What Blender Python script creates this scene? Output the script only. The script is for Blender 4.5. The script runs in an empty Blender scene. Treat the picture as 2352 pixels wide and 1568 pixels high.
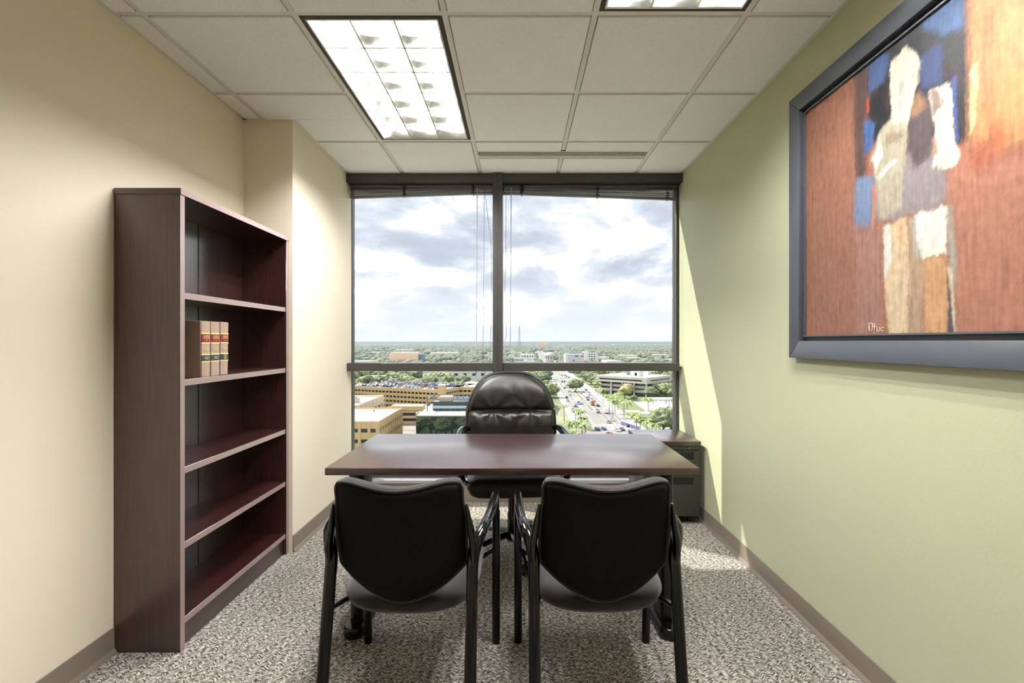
import bpy, bmesh, math, random
from mathutils import Vector, Matrix, noise as mnoise

# ------------------------------------------------------------------ camera, sky, sun, exposure
scn = bpy.context.scene
F, VPX, VPY, CAMH = 1096.0, 1190.0, 784.0, 1.26        # pixels of the 2352x1568 frame, metres
col = scn.collection
cam_d = bpy.data.cameras.new('camera')
cam = bpy.data.objects.new('camera', cam_d); col.objects.link(cam)
cam_d.sensor_width = 36.0; cam_d.lens = F / 2352 * 36.0
cam_d.shift_x = -(VPX - 1176) / 2352.0
cam_d.clip_start = 0.02; cam_d.clip_end = 60000
cam.location = (0, 0, CAMH); cam.rotation_euler = (math.pi / 2, 0, 0)
scn.camera = cam

def lin(c):
    c = c / 255.0
    return c / 12.92 if c <= 0.04045 else ((c + 0.055) / 1.055) ** 2.4
def C(r, g, b): return (lin(r), lin(g), lin(b), 1.0)

def node(nt, kind, loc=None, **kw):
    n = nt.nodes.new(kind)
    for k, v in kw.items():
        if k in n.inputs: n.inputs[k].default_value = v
        else: setattr(n, k, v)
    return n
def mth(nt, op, a, b=None, c=None, clamp=False):
    n = nt.nodes.new('ShaderNodeMath'); n.operation = op; n.use_clamp = clamp
    for i, x in enumerate((a, b, c)):
        if x is None: continue
        if isinstance(x, (int, float)): n.inputs[i].default_value = x
        else: nt.links.new(x, n.inputs[i])
    return n.outputs[0]
def ramp(nt, fac, stops, interp='LINEAR'):
    n = nt.nodes.new('ShaderNodeValToRGB'); cr = n.color_ramp; cr.interpolation = interp
    while len(cr.elements) > 1: cr.elements.remove(cr.elements[-1])
    cr.elements[0].position, cr.elements[0].color = stops[0]
    for p, c in stops[1:]:
        e = cr.elements.new(p); e.color = c
    if fac is not None: nt.links.new(fac, n.inputs[0])
    return n.outputs[0]
def mixc(nt, fac, a, b, mode='MIX'):
    n = nt.nodes.new('ShaderNodeMix'); n.data_type = 'RGBA'; n.blend_type = mode
    for s, x in ((n.inputs[0], fac), (n.inputs[6], a), (n.inputs[7], b)):
        if isinstance(x, (int, float, tuple)): s.default_value = x
        else: nt.links.new(x, s)
    return n.outputs[2]

SKY_STRENGTH, SUN_STRENGTH, LAMP_STRENGTH = 0.87, 6.6, 165.0
SUN_DIR = Vector((1.0, -0.65, -1.25))          # direction in which the sunlight travels
scn.view_settings.view_transform = 'Standard'; scn.view_settings.look = 'None'
scn.view_settings.exposure = 0.5; scn.view_settings.gamma = 1.0
scn.view_settings.use_curve_mapping = False

w = bpy.data.worlds.new('sky'); scn.world = w; w.use_nodes = True
nt = w.node_tree; nt.nodes.clear()
tc = node(nt, 'ShaderNodeTexCoord')
sep = node(nt, 'ShaderNodeSeparateXYZ'); nt.links.new(tc.outputs['Generated'], sep.inputs[0])
zc = mth(nt, 'MAXIMUM', sep.outputs[2], 0.0)
den = mth(nt, 'ADD', zc, 0.30)
cmb = node(nt, 'ShaderNodeCombineXYZ')
nt.links.new(mth(nt, 'DIVIDE', sep.outputs[0], den), cmb.inputs[0])
nt.links.new(mth(nt, 'DIVIDE', sep.outputs[1], den), cmb.inputs[1])
n1 = node(nt, 'ShaderNodeTexNoise', Scale=2.0, Detail=9.0, Roughness=0.58, Distortion=0.25)
nt.links.new(cmb.outputs[0], n1.inputs['Vector'])
clouds = ramp(nt, n1.outputs[0], [(0.30, (8.0, 8.0, 8.0, 1)), (0.40, (4.2, 4.2, 4.2, 1)), (0.45, (1.2, 1.21, 1.25, 1)), (0.485, (0.78, 0.81, 0.90, 1)), (0.56, (0.57, 0.61, 0.72, 1)), (0.68, (0.46, 0.49, 0.59, 1))])
hz = ramp(nt, zc, [(0.0, (1, 1, 1, 1)), (0.05, (0.8, 0.8, 0.8, 1)), (0.16, (0, 0, 0, 1))], 'EASE')
skyc = mixc(nt, hz, clouds, (0.82, 0.86, 0.94, 1))
bg = node(nt, 'ShaderNodeBackground', Strength=SKY_STRENGTH); nt.links.new(skyc, bg.inputs[0])
out = node(nt, 'ShaderNodeOutputWorld'); nt.links.new(bg.outputs[0], out.inputs[0])

sun_d = bpy.data.lights.new('sun', 'SUN'); sun_d.energy = SUN_STRENGTH; sun_d.angle = math.radians(0.6)
sun_d.color = (1.0, 0.95, 0.84)
sun = bpy.data.objects.new('sun', sun_d); col.objects.link(sun)
sun.rotation_euler = SUN_DIR.to_track_quat('-Z', 'Y').to_euler(); sun.location = (-8, 12, 14)
try:
    cy = scn.cycles
    cy.use_denoising = True; cy.use_adaptive_sampling = True; cy.adaptive_threshold = 0.06; cy.max_bounces = 10; cy.diffuse_bounces = 5; cy.glossy_bounces = 4
    cy.transparent_max_bounces = 12; cy.volume_bounces = 0; cy.use_light_tree = False
    cy.caustics_reflective = False; cy.caustics_refractive = False; cy.sample_clamp_indirect = 8.0
except Exception: pass

# ------------------------------------------------------------------ helpers
rnd = random.Random(7)
def P(px, py, z):
    """the point at height z seen in pixel (px, py)"""
    d = F * (CAMH - z) / (py - VPY)
    return Vector(((px - VPX) * d / F, d, z))
def atd(px, py, d): return Vector(((px - VPX) * d / F, d, CAMH - (py - VPY) * d / F))

def empty(name, loc=(0, 0, 0), rz=0.0, label=None, cat=None, group=None, kind=None):
    o = bpy.data.objects.new(name, None); col.objects.link(o)
    o.empty_display_size = 0.1; o.location = loc; o.rotation_euler = (0, 0, rz)
    return tag(o, label, cat, group, kind)
def tag(o, label=None, cat=None, group=None, kind=None):
    for k, v in (('label', label), ('category', cat), ('group', group), ('kind', kind)):
        if v: o[k] = v
    return o
def wloc(o):
    v = Vector((0, 0, 0))
    while o is not None: v += Vector(o.location); o = o.parent
    return v

class MB:
    def __init__(s): s.v, s.f, s.mi, s.m = [], [], [], 0
    def face(s, idx): s.f.append(tuple(idx)); s.mi.append(s.m)
    def box(s, x0, x1, y0, y1, z0, z1):
        b = len(s.v)
        s.v += [(x, y, z) for z in (z0, z1) for y in (y0, y1) for x in (x0, x1)]
        for q in ((0, 2, 3, 1), (4, 5, 7, 6), (0, 1, 5, 4), (2, 6, 7, 3), (0, 4, 6, 2), (1, 3, 7, 5)):
            s.face([b + i for i in q])
        return s
    def hexa(s, pts):                       # 8 corners in box order
        b = len(s.v); s.v += [tuple(p) for p in pts]
        for q in ((0, 2, 3, 1), (4, 5, 7, 6), (0, 1, 5, 4), (2, 6, 7, 3), (0, 4, 6, 2), (1, 3, 7, 5)):
            s.face([b + i for i in q])
        return s
    def prism(s, poly, axis, a, b2):        # polygon (2D) pushed along an axis
        def p3(p, t):
            return {'x': (t, p[0], p[1]), 'y': (p[0], t, p[1]), 'z': (p[0], p[1], t)}[axis]
        b = len(s.v); n = len(poly)
        s.v += [p3(p, a) for p in poly] + [p3(p, b2) for p in poly]
        s.face([b + i for i in range(n)][::-1]); s.face([b + n + i for i in range(n)])
        for i in range(n):
            j = (i + 1) % n; s.face((b + i, b + j, b + n + j, b + n + i))
        return s
    def sweep(s, pts, rad, n=12, flat=(1, 1), up=(0, 0, 1), cap=True):
        pts = [Vector(p) for p in pts]
        if isinstance(rad, (int, float)): rad = [rad] * len(pts)
        b = len(s.v); prevN = None; rings = len(pts)
        for i, p in enumerate(pts):
            t = (pts[min(i + 1, rings - 1)] - pts[max(i - 1, 0)]).normalized()
            if prevN is None:
                u = Vector(up)
                if abs(u.dot(t)) > 0.95: u = Vector((1, 0, 0))
                N = (u - t * u.dot(t)).normalized()
            else: N = (prevN - t * prevN.dot(t)).normalized()
            prevN = N; Bn = t.cross(N)
            for k in range(n):
                a = 2 * math.pi * k / n
                s.v.append(tuple(p + N * math.cos(a) * rad[i] * flat[0] + Bn * math.sin(a) * rad[i] * flat[1]))
        for i in range(rings - 1):
            for k in range(n):
                k2 = (k + 1) % n
                s.face((b + i * n + k, b + i * n + k2, b + (i + 1) * n + k2, b + (i + 1) * n + k))
        if cap:
            s.face([b + k for k in range(n)][::-1]); s.face([b + (rings - 1) * n + k for k in range(n)])
        return s
    def lathe(s, prof, c=(0, 0, 0), n=20, axis='z'):
        pts, b = [], len(s.v)
        for r, h in prof:
            for k in range(n):
                a = 2 * math.pi * k / n; x, y = r * math.cos(a), r * math.sin(a)
                q = {'z': (x, y, h), 'x': (h, x, y), 'y': (x, h, y)}[axis]
                s.v.append((c[0] + q[0], c[1] + q[1], c[2] + q[2]))
        for i in range(len(prof) - 1):
            for k in range(n):
                k2 = (k + 1) % n
                s.face((b + i * n + k, b + i * n + k2, b + (i + 1) * n + k2, b + (i + 1) * n + k))
        s.face([b + k for k in range(n)][::-1]); m = b + (len(prof) - 1) * n; s.face([m + k for k in range(n)])
        return s
    def pillow(s, fn, nu=28, nv=28):
        """fn(u, v) -> (front point, back point); the two sheets meet at the rim"""
        b = len(s.v); idx = {}
        for i in range(nu + 1):
            for j in range(nv + 1):
                u, v = -1 + 2 * i / nu, -1 + 2 * j / nv
                a, c = fn(u, v); rim = i in (0, nu) or j in (0, nv)
                if rim:
                    idx[0, i, j] = idx[1, i, j] = len(s.v); s.v.append(tuple((Vector(a) + Vector(c)) / 2))
                else:
                    idx[0, i, j] = len(s.v); s.v.append(tuple(a)); idx[1, i, j] = len(s.v); s.v.append(tuple(c))
        for i in range(nu):
            for j in range(nv):
                q = [(i, j), (i + 1, j), (i + 1, j + 1), (i, j + 1)]
                s.face([idx[(0,) + p] for p in q]); s.face([idx[(1,) + p] for p in q][::-1])
        return s
    def build(s, name, mats, parent=None, world=False, smooth=False, bevel=0.0, seg=2, recalc=True, angle=40):
        me = bpy.data.meshes.new(name)
        off = wloc(parent) if (world and parent is not None) else Vector((0, 0, 0))
        me.from_pydata([(x - off.x, y - off.y, z - off.z) for x, y, z in s.v], [], s.f)
        for m in (mats if isinstance(mats, (list, tuple)) else [mats]): me.materials.append(m)
        if any(s.mi): me.polygons.foreach_set('material_index', s.mi)
        if recalc:
            bm = bmesh.new(); bm.from_mesh(me); bmesh.ops.recalc_face_normals(bm, faces=bm.faces)
            if bevel:
                es = [e for e in bm.edges if len(e.link_faces) == 2 and e.calc_face_angle(0) > math.radians(35)]
                bmesh.ops.bevel(bm, geom=es, offset=bevel, segments=seg, profile=0.5, affect='EDGES', clamp_overlap=True)
            bm.to_mesh(me); bm.free()
        if smooth or bevel:
            me.shade_smooth()
            try: me.set_sharp_from_angle(angle=math.radians(angle))
            except Exception: pass
        o = bpy.data.objects.new(name, me); col.objects.link(o)
        if parent is not None: o.parent = parent
        return o

def cr(pts, n=6):                            # smooth curve through points
    pts = [Vector(p) for p in pts]; o = []
    for i in range(len(pts) - 1):
        p0, p1, p2, p3 = pts[max(i - 1, 0)], pts[i], pts[i + 1], pts[min(i + 2, len(pts) - 1)]
        for k in range(n):
            t = k / n
            o.append(0.5 * ((2 * p1) + (p2 - p0) * t + (2 * p0 - 5 * p1 + 4 * p2 - p3) * t * t + (3 * p1 - p0 - 3 * p2 + p3) * t ** 3))
    o.append(pts[-1]); return o
def lerpr(vals, m):
    o = []
    for i in range(m):
        t = i / (m - 1) * (len(vals) - 1); k = min(int(t), len(vals) - 2); o.append(vals[k] + (vals[k + 1] - vals[k]) * (t - k))
    return o
def share(o, name, loc, parent=None, rz=0.0, sc=None):
    c = o.copy(); c.name = name; col.objects.link(c); c.parent = parent
    c.location = loc; c.rotation_euler = (0, 0, rz)
    if sc: c.scale = sc
    return c
def copy_tree(o, parent=None):
    kids = list(o.children)
    c = o.copy(); col.objects.link(c); c.parent = parent
    for k in kids: copy_tree(k, c)
    return c
def rc(u, v, c=0.2, p=6):
    return u * math.sqrt(1 - c * abs(v) ** p), v * math.sqrt(1 - c * abs(u) ** p)

# ------------------------------------------------------------------ materials
def mat(name, rgb, rough=0.5, metal=0.0, spec=0.5, var=None, bump=None, coat=0.0, coat_r=0.1, sheen=0.0):
    """var = (scale, other colour, axis stretch or None), bump = (scale, strength, distance)"""
    m = bpy.data.materials.new(name); m.use_nodes = True
    t = m.node_tree; b = t.nodes['Principled BSDF']
    b.inputs['Base Color'].default_value = rgb; b.inputs['Roughness'].default_value = rough
    b.inputs['Metallic'].default_value = metal; b.inputs['Specular IOR Level'].default_value = spec
    b.inputs['Coat Weight'].default_value = coat; b.inputs['Coat Roughness'].default_value = coat_r
    b.inputs['Sheen Weight'].default_value = sheen
    tcn = None
    def coords(st):
        nonlocal tcn
        if tcn is None: tcn = node(t, 'ShaderNodeTexCoord')
        mp = node(t, 'ShaderNodeMapping'); t.links.new(tcn.outputs['Object'], mp.inputs[0])
        mp.inputs['Scale'].default_value = st or (1, 1, 1); return mp.outputs[0]
    if var:
        n = node(t, 'ShaderNodeTexNoise', Scale=var[0], Detail=6.0, Roughness=0.6)
        t.links.new(coords(var[2] if len(var) > 2 else None), n.inputs['Vector'])
        t.links.new(ramp(t, n.outputs[0], [(0.35, rgb), (0.66, var[1])]), b.inputs['Base Color'])
    if bump:
        n = node(t, 'ShaderNodeTexNoise', Scale=bump[0], Detail=4.0, Roughness=0.6)
        t.links.new(coords(None), n.inputs['Vector'])
        bn = node(t, 'ShaderNodeBump', Strength=bump[1], Distance=bump[2] if len(bump) > 2 else 0.01)
        t.links.new(n.outputs[0], bn.inputs['Height']); t.links.new(bn.outputs[0], b.inputs['Normal'])
    return m
def wood(name, stretch, rough=0.34):
    return mat(name, C(34, 14, 12), rough, 0, 0.7, var=(9.0, C(66, 26, 21), stretch), coat=0.8, coat_r=0.24)

M = {}
M['cream'] = mat('cream_wall_paint', C(236, 225, 204), 0.62, 0, 0.3, bump=(160, 0.06, 0.004))
M['green'] = mat('sage_wall_paint', C(188, 191, 160), 0.5, 0, 0.4, bump=(140, 0.12, 0.004))
M['base'] = mat('taupe_rubber_base', C(130, 119, 107), 0.42, 0, 0.5)
M['tile'] = mat('ceiling_tile_fibre', C(236, 239, 243), 0.9, 0, 0.2, var=(150, C(249, 251, 254)), bump=(170, 0.45, 0.005))
M['tee'] = mat('white_grid_steel', C(222, 222, 219), 0.55, 0, 0.4)
M['wood_x'] = wood('mahogany_laminate_x', (0.5, 9, 9), 0.36)
M['wood_y'] = wood('mahogany_laminate_y', (9, 0.5, 9), 0.36)
M['wood_z'] = wood('mahogany_laminate_z', (9, 9, 0.5), 0.42)
M['edge'] = mat('window_sheen_edge_band', C(150, 128, 124), 0.3, 0, 0.8, coat=0.5, coat_r=0.2)  # pale mauve base colour stands in for the window's reflection on the edges
M['alu'] = mat('dark_bronze_frame', C(74, 72, 70), 0.42, 0.35, 0.5)
M['alu_light'] = mat('satin_silver_sill', C(205, 206, 212), 0.32, 0.75, 0.5)
M['curb'] = mat('taupe_curb_panel', C(150, 142, 128), 0.45, 0.3, 0.5)
M['black_metal'] = mat('black_powder_metal', C(9, 9, 10), 0.17, 0.0, 0.36)
M['black_plastic'] = mat('black_gloss_plastic', C(9, 9, 10), 0.15, 0, 0.42, coat=0.1, coat_r=0.05)
M['leather'] = mat('dark_leather', C(30, 27, 24), 0.42, 0, 0.5, bump=(230, 0.12, 0.003))
M['rubber'] = mat('black_rubber', C(24, 24, 25), 0.6)
M['chrome'] = mat('dark_chrome', C(120, 120, 122), 0.15, 1.0)
M['cab'] = mat('charcoal_steel', C(52, 52, 46), 0.38, 0.25, 0.6)
M['cab_dark'] = mat('charcoal_steel_recess', C(24, 24, 23), 0.5, 0.0)
M['frame'] = mat('slate_picture_frame', C(72, 76, 84), 0.38, 0.0, 0.6)
M['frame_in'] = mat('black_frame_rebate', C(18, 18, 19), 0.45)
M['blind'] = mat('grey_blind_slat', C(128, 128, 133), 0.24, 0.55, 0.6)
M['cord'] = mat('grey_cord', C(120, 120, 122), 0.6)
M['wand'] = mat('clear_acrylic_wand', C(190, 192, 198), 0.15, 0, 0.6)
M['white_enamel'] = mat('white_enamel_reflector', C(240, 238, 234), 0.35, 0, 0.5)
M['louver'] = mat('satin_aluminium_louver', C(214, 212, 210), 0.16, 1.0, 0.5)
M['slot'] = mat('dark_air_slot', C(40, 38, 36), 0.6)
M['dark'] = mat('dark_void', C(14, 14, 14), 0.8)
M['fabric'] = mat('black_weave_fabric', C(38, 36, 38), 0.85, 0, 0.3, sheen=0.3, bump=(420, 0.4, 0.003))
M['fabric_back'] = mat('black_back_fabric', C(9, 9, 10), 0.8, 0, 0.15, bump=(380, 0.3, 0.002))

def carpet_mat():
    m = bpy.data.materials.new('looped_carpet'); m.use_nodes = True
    t = m.node_tree; b = t.nodes['Principled BSDF']; b.inputs['Roughness'].default_value = 0.95
    b.inputs['Specular IOR Level'].default_value = 0.15
    tcn = node(t, 'ShaderNodeTexCoord'); sp = node(t, 'ShaderNodeSeparateXYZ'); t.links.new(tcn.outputs['Object'], sp.inputs[0])
    # zig-zag bands: slanted dashes change side every 26 mm
    band = mth(t, 'PINGPONG', mth(t, 'MULTIPLY', sp.outputs[0], 1.0), 0.026)
    yy = mth(t, 'ADD', sp.outputs[1], mth(t, 'MULTIPLY', band, 0.75))
    cb = node(t, 'ShaderNodeCombineXYZ'); t.links.new(mth(t, 'MULTIPLY', sp.outputs[0], 58.0), cb.inputs[0])
    t.links.new(mth(t, 'MULTIPLY', yy, 150.0), cb.inputs[1])
    n1 = node(t, 'ShaderNodeTexNoise', Scale=1.0, Detail=3.0, Roughness=0.65); t.links.new(cb.outputs[0], n1.inputs['Vector'])
    n2 = node(t, 'ShaderNodeTexNoise', Scale=3.0, Detail=2.0); t.links.new(tcn.outputs['Object'], n2.inputs['Vector'])
    f = mth(t, 'ADD', n1.outputs[0], mth(t, 'MULTIPLY', mth(t, 'SUBTRACT', n2.outputs[0], 0.5), 0.05))
    c = ramp(t, f, [(0.37, C(44, 42, 39)), (0.46, C(112, 107, 100)), (0.53, C(172, 166, 157)), (0.62, C(226, 220, 209))])
    t.links.new(c, b.inputs['Base Color'])
    bn = node(t, 'ShaderNodeBump', Strength=0.8, Distance=0.008); t.links.new(n1.outputs[0], bn.inputs['Height'])
    t.links.new(bn.outputs[0], b.inputs['Normal'])
    return m
M['carpet'] = carpet_mat()

def glass_mat(name, tint=(1, 1, 1, 1), refl=0.06):
    m = bpy.data.materials.new(name); m.use_nodes = True
    t = m.node_tree; t.nodes.clear()
    tr = node(t, 'ShaderNodeBsdfTransparent', Color=tint); gl = node(t, 'ShaderNodeBsdfGlossy', Roughness=0.02)
    lw = node(t, 'ShaderNodeLayerWeight', Blend=0.35); mx = node(t, 'ShaderNodeMixShader')
    t.links.new(mth(t, 'MULTIPLY', lw.outputs['Fresnel'], refl * 4, clamp=True), mx.inputs[0])
    t.links.new(tr.outputs[0], mx.inputs[1]); t.links.new(gl.outputs[0], mx.inputs[2])
    o = node(t, 'ShaderNodeOutputMaterial'); t.links.new(mx.outputs[0], o.inputs[0]); return m
M['glass'] = glass_mat('window_glass', (0.96, 0.975, 0.97, 1), 0.05)
def emit_mat(name, rgb, s):
    m = bpy.data.materials.new(name); m.use_nodes = True; t = m.node_tree; b = t.nodes['Principled BSDF']
    b.inputs['Base Color'].default_value = (0.9, 0.9, 0.9, 1)
    b.inputs['Emission Color'].default_value = rgb; b.inputs['Emission Strength'].default_value = s; return m
M['tube'] = emit_mat('lit_fluorescent_tube', (1.0, 0.995, 0.985, 1), LAMP_STRENGTH)

# ------------------------------------------------------------------ room shell
XL, XC, XR = -1.64, -1.347, 1.29           # left wall, left column face, right wall
YB, YJ, YW, YG = -1.1, 2.85, 3.76, 3.875   # back wall, jog, window plane, glass plane
ZC = 2.585
def structure(o): o['kind'] = 'structure'; return o
structure(MB().box(XL - .12, XR + .12, YB - .12, YG + .1, -.12, 0).build('floor', M['carpet']))
tag(bpy.data.objects['floor'], 'flecked beige and black looped carpet floor', 'floor')
structure(tag(MB().prism([(XL, YB), (XL, YJ), (XC, YJ), (XC, YG + .03), (XL - .12, YG + .03), (XL - .12, YB)], 'z', 0, ZC + .25).build('wall_left', M['cream']),
    'cream painted wall with a projecting column beside the window', 'wall'))
structure(tag(MB().box(XR, XR + .12, YB, YG + .03, 0, ZC + .25).build('wall_right', M['green']), 'sage green painted wall carrying the framed painting', 'wall'))
structure(tag(MB().box(XL - .12, XR + .12, YB - .12, YB, 0, ZC + .25).build('wall_back', M['cream']), 'cream wall behind the viewer', 'wall'))
def baseboard(name, p0, p1, nrm, label):
    p0, p1, n = Vector(p0), Vector(p1), Vector(nrm)
    prof = [(0, 0), (.016, 0), (.014, .006), (.006, .02), (.0045, .1), (.003, .102), (0, .102)]
    b = MB(); ring = []
    for p in (p0, p1):
        ring.append([(p.x + n.x * a, p.y + n.y * a, h + .0005) for a, h in prof])
    k = len(prof); b.v = ring[0] + ring[1]
    for i in range(k): j = (i + 1) % k; b.face((i, j, k + j, k + i))
    b.face(range(k)); b.face(range(2 * k - 1, k - 1, -1))
    structure(tag(b.build(name, M['base']), label, 'baseboard'))
baseboard('baseboard_left', (XL, YB, 0), (XL, YJ, 0), (1, 0, 0), 'taupe rubber baseboard along the long cream wall')
baseboard('baseboard_column', (XC, YJ, 0), (XC, YW - .02, 0), (1, 0, 0), 'taupe rubber baseboard under the cream column by the window')
baseboard('baseboard_right', (XR, YB, 0), (XR, YW - .02, 0), (-1, 0, 0), 'taupe rubber baseboard along the green wall')

# ceiling: slab above, steel grid, lay-in tiles with dropped edges
ceil = structure(tag(MB().box(XL - .12, XR + .12, YB - .12, YG + .1, ZC + .25, ZC + .31).build('ceiling', M['tile']), 'suspended white tile ceiling in a steel grid', 'ceiling'))
GX = [-1.518 + .61 * i for i in range(5)]            # -1.518 .. 0.922
GY = [1.928 - .61 * 5 + .61 * i for i in range(9)]   # .. 1.318 1.928 2.538 3.148 3.758
TW = .012
LIGHTS = [(-.908, 1.928), (.312, .708)]
SLOT = (3.325, 3.425)
def tee(x0, x1, y0, y1): MB().box(x0, x1, y0, y1, ZC, ZC + .03).build('grid_bar', M['tee'], ceil)
for x in GX:
    if abs(x - .312) < .01: tee(x - TW, x + TW, YB, SLOT[0] - .02); tee(x - TW, x + TW, SLOT[1] + .01, YW + .02)
    else: tee(x - TW, x + TW, YB, YW + .02)
xs_edges = [XL] + GX + [XR]
for y in GY[:-1]:
    if y < YB: continue
    for a, b in zip(xs_edges[:-1], xs_edges[1:]):
        inside = any(abs(a - lx) < .01 and ly + .3 < y < ly + .9 for lx, ly in LIGHTS)
        if inside: continue
        tee(a + TW if a > XL + .01 else a, b - TW if b < XR - .01 else b, y - TW, y + TW)
for x0, x1, y0, y1 in ((XL, XL + .02, YB, YJ), (XC, XC + .02, YJ, YW + .02), (XR - .02, XR, YB, YW + .02), (XC, XR, YW - .0, YW + .02), (XL, XC, YJ - .02, YJ)):
    MB().box(x0, x1, y0, y1, ZC - .001, ZC + .02).build('wall_angle', M['tee'], ceil)
tee(GX[2] + TW, GX[4] - TW, SLOT[1] - .005, SLOT[1] + .015)
def tile(x0, x1, y0, y1):
    g = .004
    b = MB(); z0, z1 = ZC - .007, ZC + .02
    b.box(x0 + TW + g, x1 - TW - g, y0 + TW + g, y1 - TW - g, z0, z1).build('ceiling_tile', M['tile'], ceil, bevel=.0025, seg=1)
ys = [YB - TW] + [y for y in GY if y > YB + .1]
for i, (a, b) in enumerate(zip(xs_edges[:-1], xs_edges[1:])):
    a2 = a - TW + .018 if i == 0 else a
    b2 = b + TW - .018 if i == len(xs_edges) - 2 else b
    for y0, y1 in zip(ys[:-1], ys[1:]):
        if any(abs(a - lx) < .01 and ly - .02 < (y0 + y1) / 2 < ly + 1.24 for lx, ly in LIGHTS): continue
        last = y0 > 3.1
        if last and i in (3, 4):
            tile(a2, b2, y0, SLOT[0] - .012 + TW); tile(a2, b2, SLOT[1] + .005, y1); continue
        if y0 > 2.5 and i == 0:                      # strip stops at the column
            if last: continue
            tile(a2, b2, y0, min(y1, YJ - .01)); continue
        if i == 1 and y0 > 2.5:
            if last: tile(XC - TW + .018, b2, y0, y1)
            else: tile(a2, b2, y0, YJ - .005 + TW); tile(XC - TW + .018, b2, YJ - .012 - TW, y1)
            continue
        tile(a2, b2, y0, y1)

# window: dark frame, four panes, sill and curb
win = structure(tag(empty('window_1', (0, YW, 0)), 'floor to ceiling window in dark bronze frame with a centre mullion', 'window'))
def wp(name, m, x0, x1, y0, y1, z0, z1, bevel=.002): return MB().box(x0, x1, y0, y1, z0, z1).build(name, m, win, world=True, bevel=bevel, seg=1)
MX0, MX1 = -.198, -.122
RZ0, RZ1 = 1.028, 1.090
wp('head_frame', M['alu'], XC, XR, 3.735, YG + .05, 2.508, ZC - .008)
wp('head_lip', M['alu'], XC, XR, 3.845, YG + .05, 2.462, 2.507)
wp('mullion', M['alu'], MX0, MX1, 3.72, YG + .07, .19, ZC - .002)
MB().box(MX0 + .036, MX0 + .040, 3.7185, 3.7195, .19, ZC - .004).build('mullion_seam', M['frame_in'], win, world=True)
wp('jamb', M['alu'], XC, XC + .004, YG - .02, YG + .05, .19, 2.47)
wp('jamb', M['alu'], XR - .022, XR, YG - .045, YG + .05, .19, 2.47)
for a, b in ((XC + .004, MX0), (MX1, XR - .022)):
    wp('transom', M['alu'], a, b, 3.745, YG + .05, RZ0, RZ1)
    wp('bottom_frame', M['alu'], a, b, 3.80, YG + .05, .178, .208)
    for z0, z1 in ((.208, RZ0), (RZ1, 2.462)):
        MB().box(a, b, YG - .004, YG + .004, z0, z1).build('pane', M['glass'], win, world=True)
wp('sill', M['alu_light'], XC, XR, 3.725, 3.80, .152, .178)
wp('curb', M['curb'], XC, XR, 3.74, YG + .07, .0, .152)
structure(win)

# ------------------------------------------------------------------ ceiling lights
def troffer(x0, y0, label, first=None):
    w_, l_ = .61, 1.22
    root = empty('ceiling_light', (x0 + w_ / 2, y0 + l_ / 2, ZC), 0, label, 'ceiling light', 'recessed parabolic ceiling lights')
    h, g = TW, .002
    X0, X1, Y0, Y1 = -w_ / 2 + h + g, w_ / 2 - h - g, -l_ / 2 + h + g, l_ / 2 - h - g
    s = .018                                             # dark air slot all round
    for nm, m, a in (('air_slot', M['slot'], 0),):
        b = MB()
        b.box(X0, X0 + s, Y0, Y1, -.001, .05); b.box(X1 - s, X1, Y0, Y1, -.001, .05)
        b.box(X0 + s, X1 - s, Y0, Y0 + s, -.001, .05); b.box(X0 + s, X1 - s, Y1 - s, Y1, -.001, .05)
        b.build(nm, m, root)
    A0, A1, B0, B1 = X0 + s, X1 - s, Y0 + s, Y1 - s
    b = MB(); r = .007
    b.box(A0, A0 + r, B0, B1, -.004, .06); b.box(A1 - r, A1, B0, B1, -.004, .06)
    b.box(A0 + r, A1 - r, B0, B0 + r, -.004, .06); b.box(A0 + r, A1 - r, B1 - r, B1, -.004, .06)
    b.build('louver_frame', M['tee'], root)
    b = MB()                                             # housing: sides and reflector top
    b.box(A0 - .004, A0, B0, B1, .06, .105); b.box(A1, A1 + .004, B0, B1, .06, .105)
    b.box(A0, A1, B0 - .004, B0, .06, .105); b.box(A0, A1, B1, B1 + .004, .06, .105); b.box(A0, A1, B0, B1, .102, .107)
    b.build('housing', M['white_enamel'], root)
    cw, cl = (A1 - A0) / 3, (B1 - B0) / 6
    def wedge(t0, t1, h0, h1):
        rt = [(t0 + (t1 - t0) * (k / 6) ** 1.6, h0 + (h1 - h0) * k / 6) for k in range(7)]
        return rt + [(-a, b_) for a, b_ in rt[::-1]]
    for i in (1, 2):
        c = A0 + cw * i
        MB().prism([(c + p, q) for p, q in wedge(.0044, .014, -.003, .044)], 'y', B0 + r, B1 - r).build('louver_blade', M['louver'], root, smooth=True)
    for j in range(1, 6):
        c = B0 + cl * j
        MB().prism([(c + p, q) for p, q in wedge(.0044, .014, -.003, .044)], 'x', A0 + r, A1 - r).build('louver_blade', M['louver'], root, smooth=True)
    for c in (B0 + r, B1 - r):
        sgn = 1 if c < 0 else -1
        MB().prism([(c, -.003), (c + sgn * .002, -.003), (c + sgn * .014, .044), (c, .044)], 'x', A0 + r, A1 - r).build('end_blade', M['louver'], root)
    for i in range(3):
        c = A0 + cw * (i + .5)
        t = MB().lathe([(.013, B0 + .03), (.013, B1 - .03)], (c, 0, .062), 12, 'y').build('fluorescent_tube', M['tube'], root, smooth=True)
        for e0, e1 in ((B0 + .004, B0 + .03), (B1 - .03, B1 - .004)):
            MB().lathe([(.0135, e0), (.0135, e1)], (c, 0, .062), 12, 'y').build('tube_socket', M['white_enamel'], root, smooth=True)
    return root
troffer(*LIGHTS[0], 'recessed eighteen cell louvered ceiling light nearest the window')
troffer(*LIGHTS[1], 'recessed louvered ceiling light cut off by the top of the picture')

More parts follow.
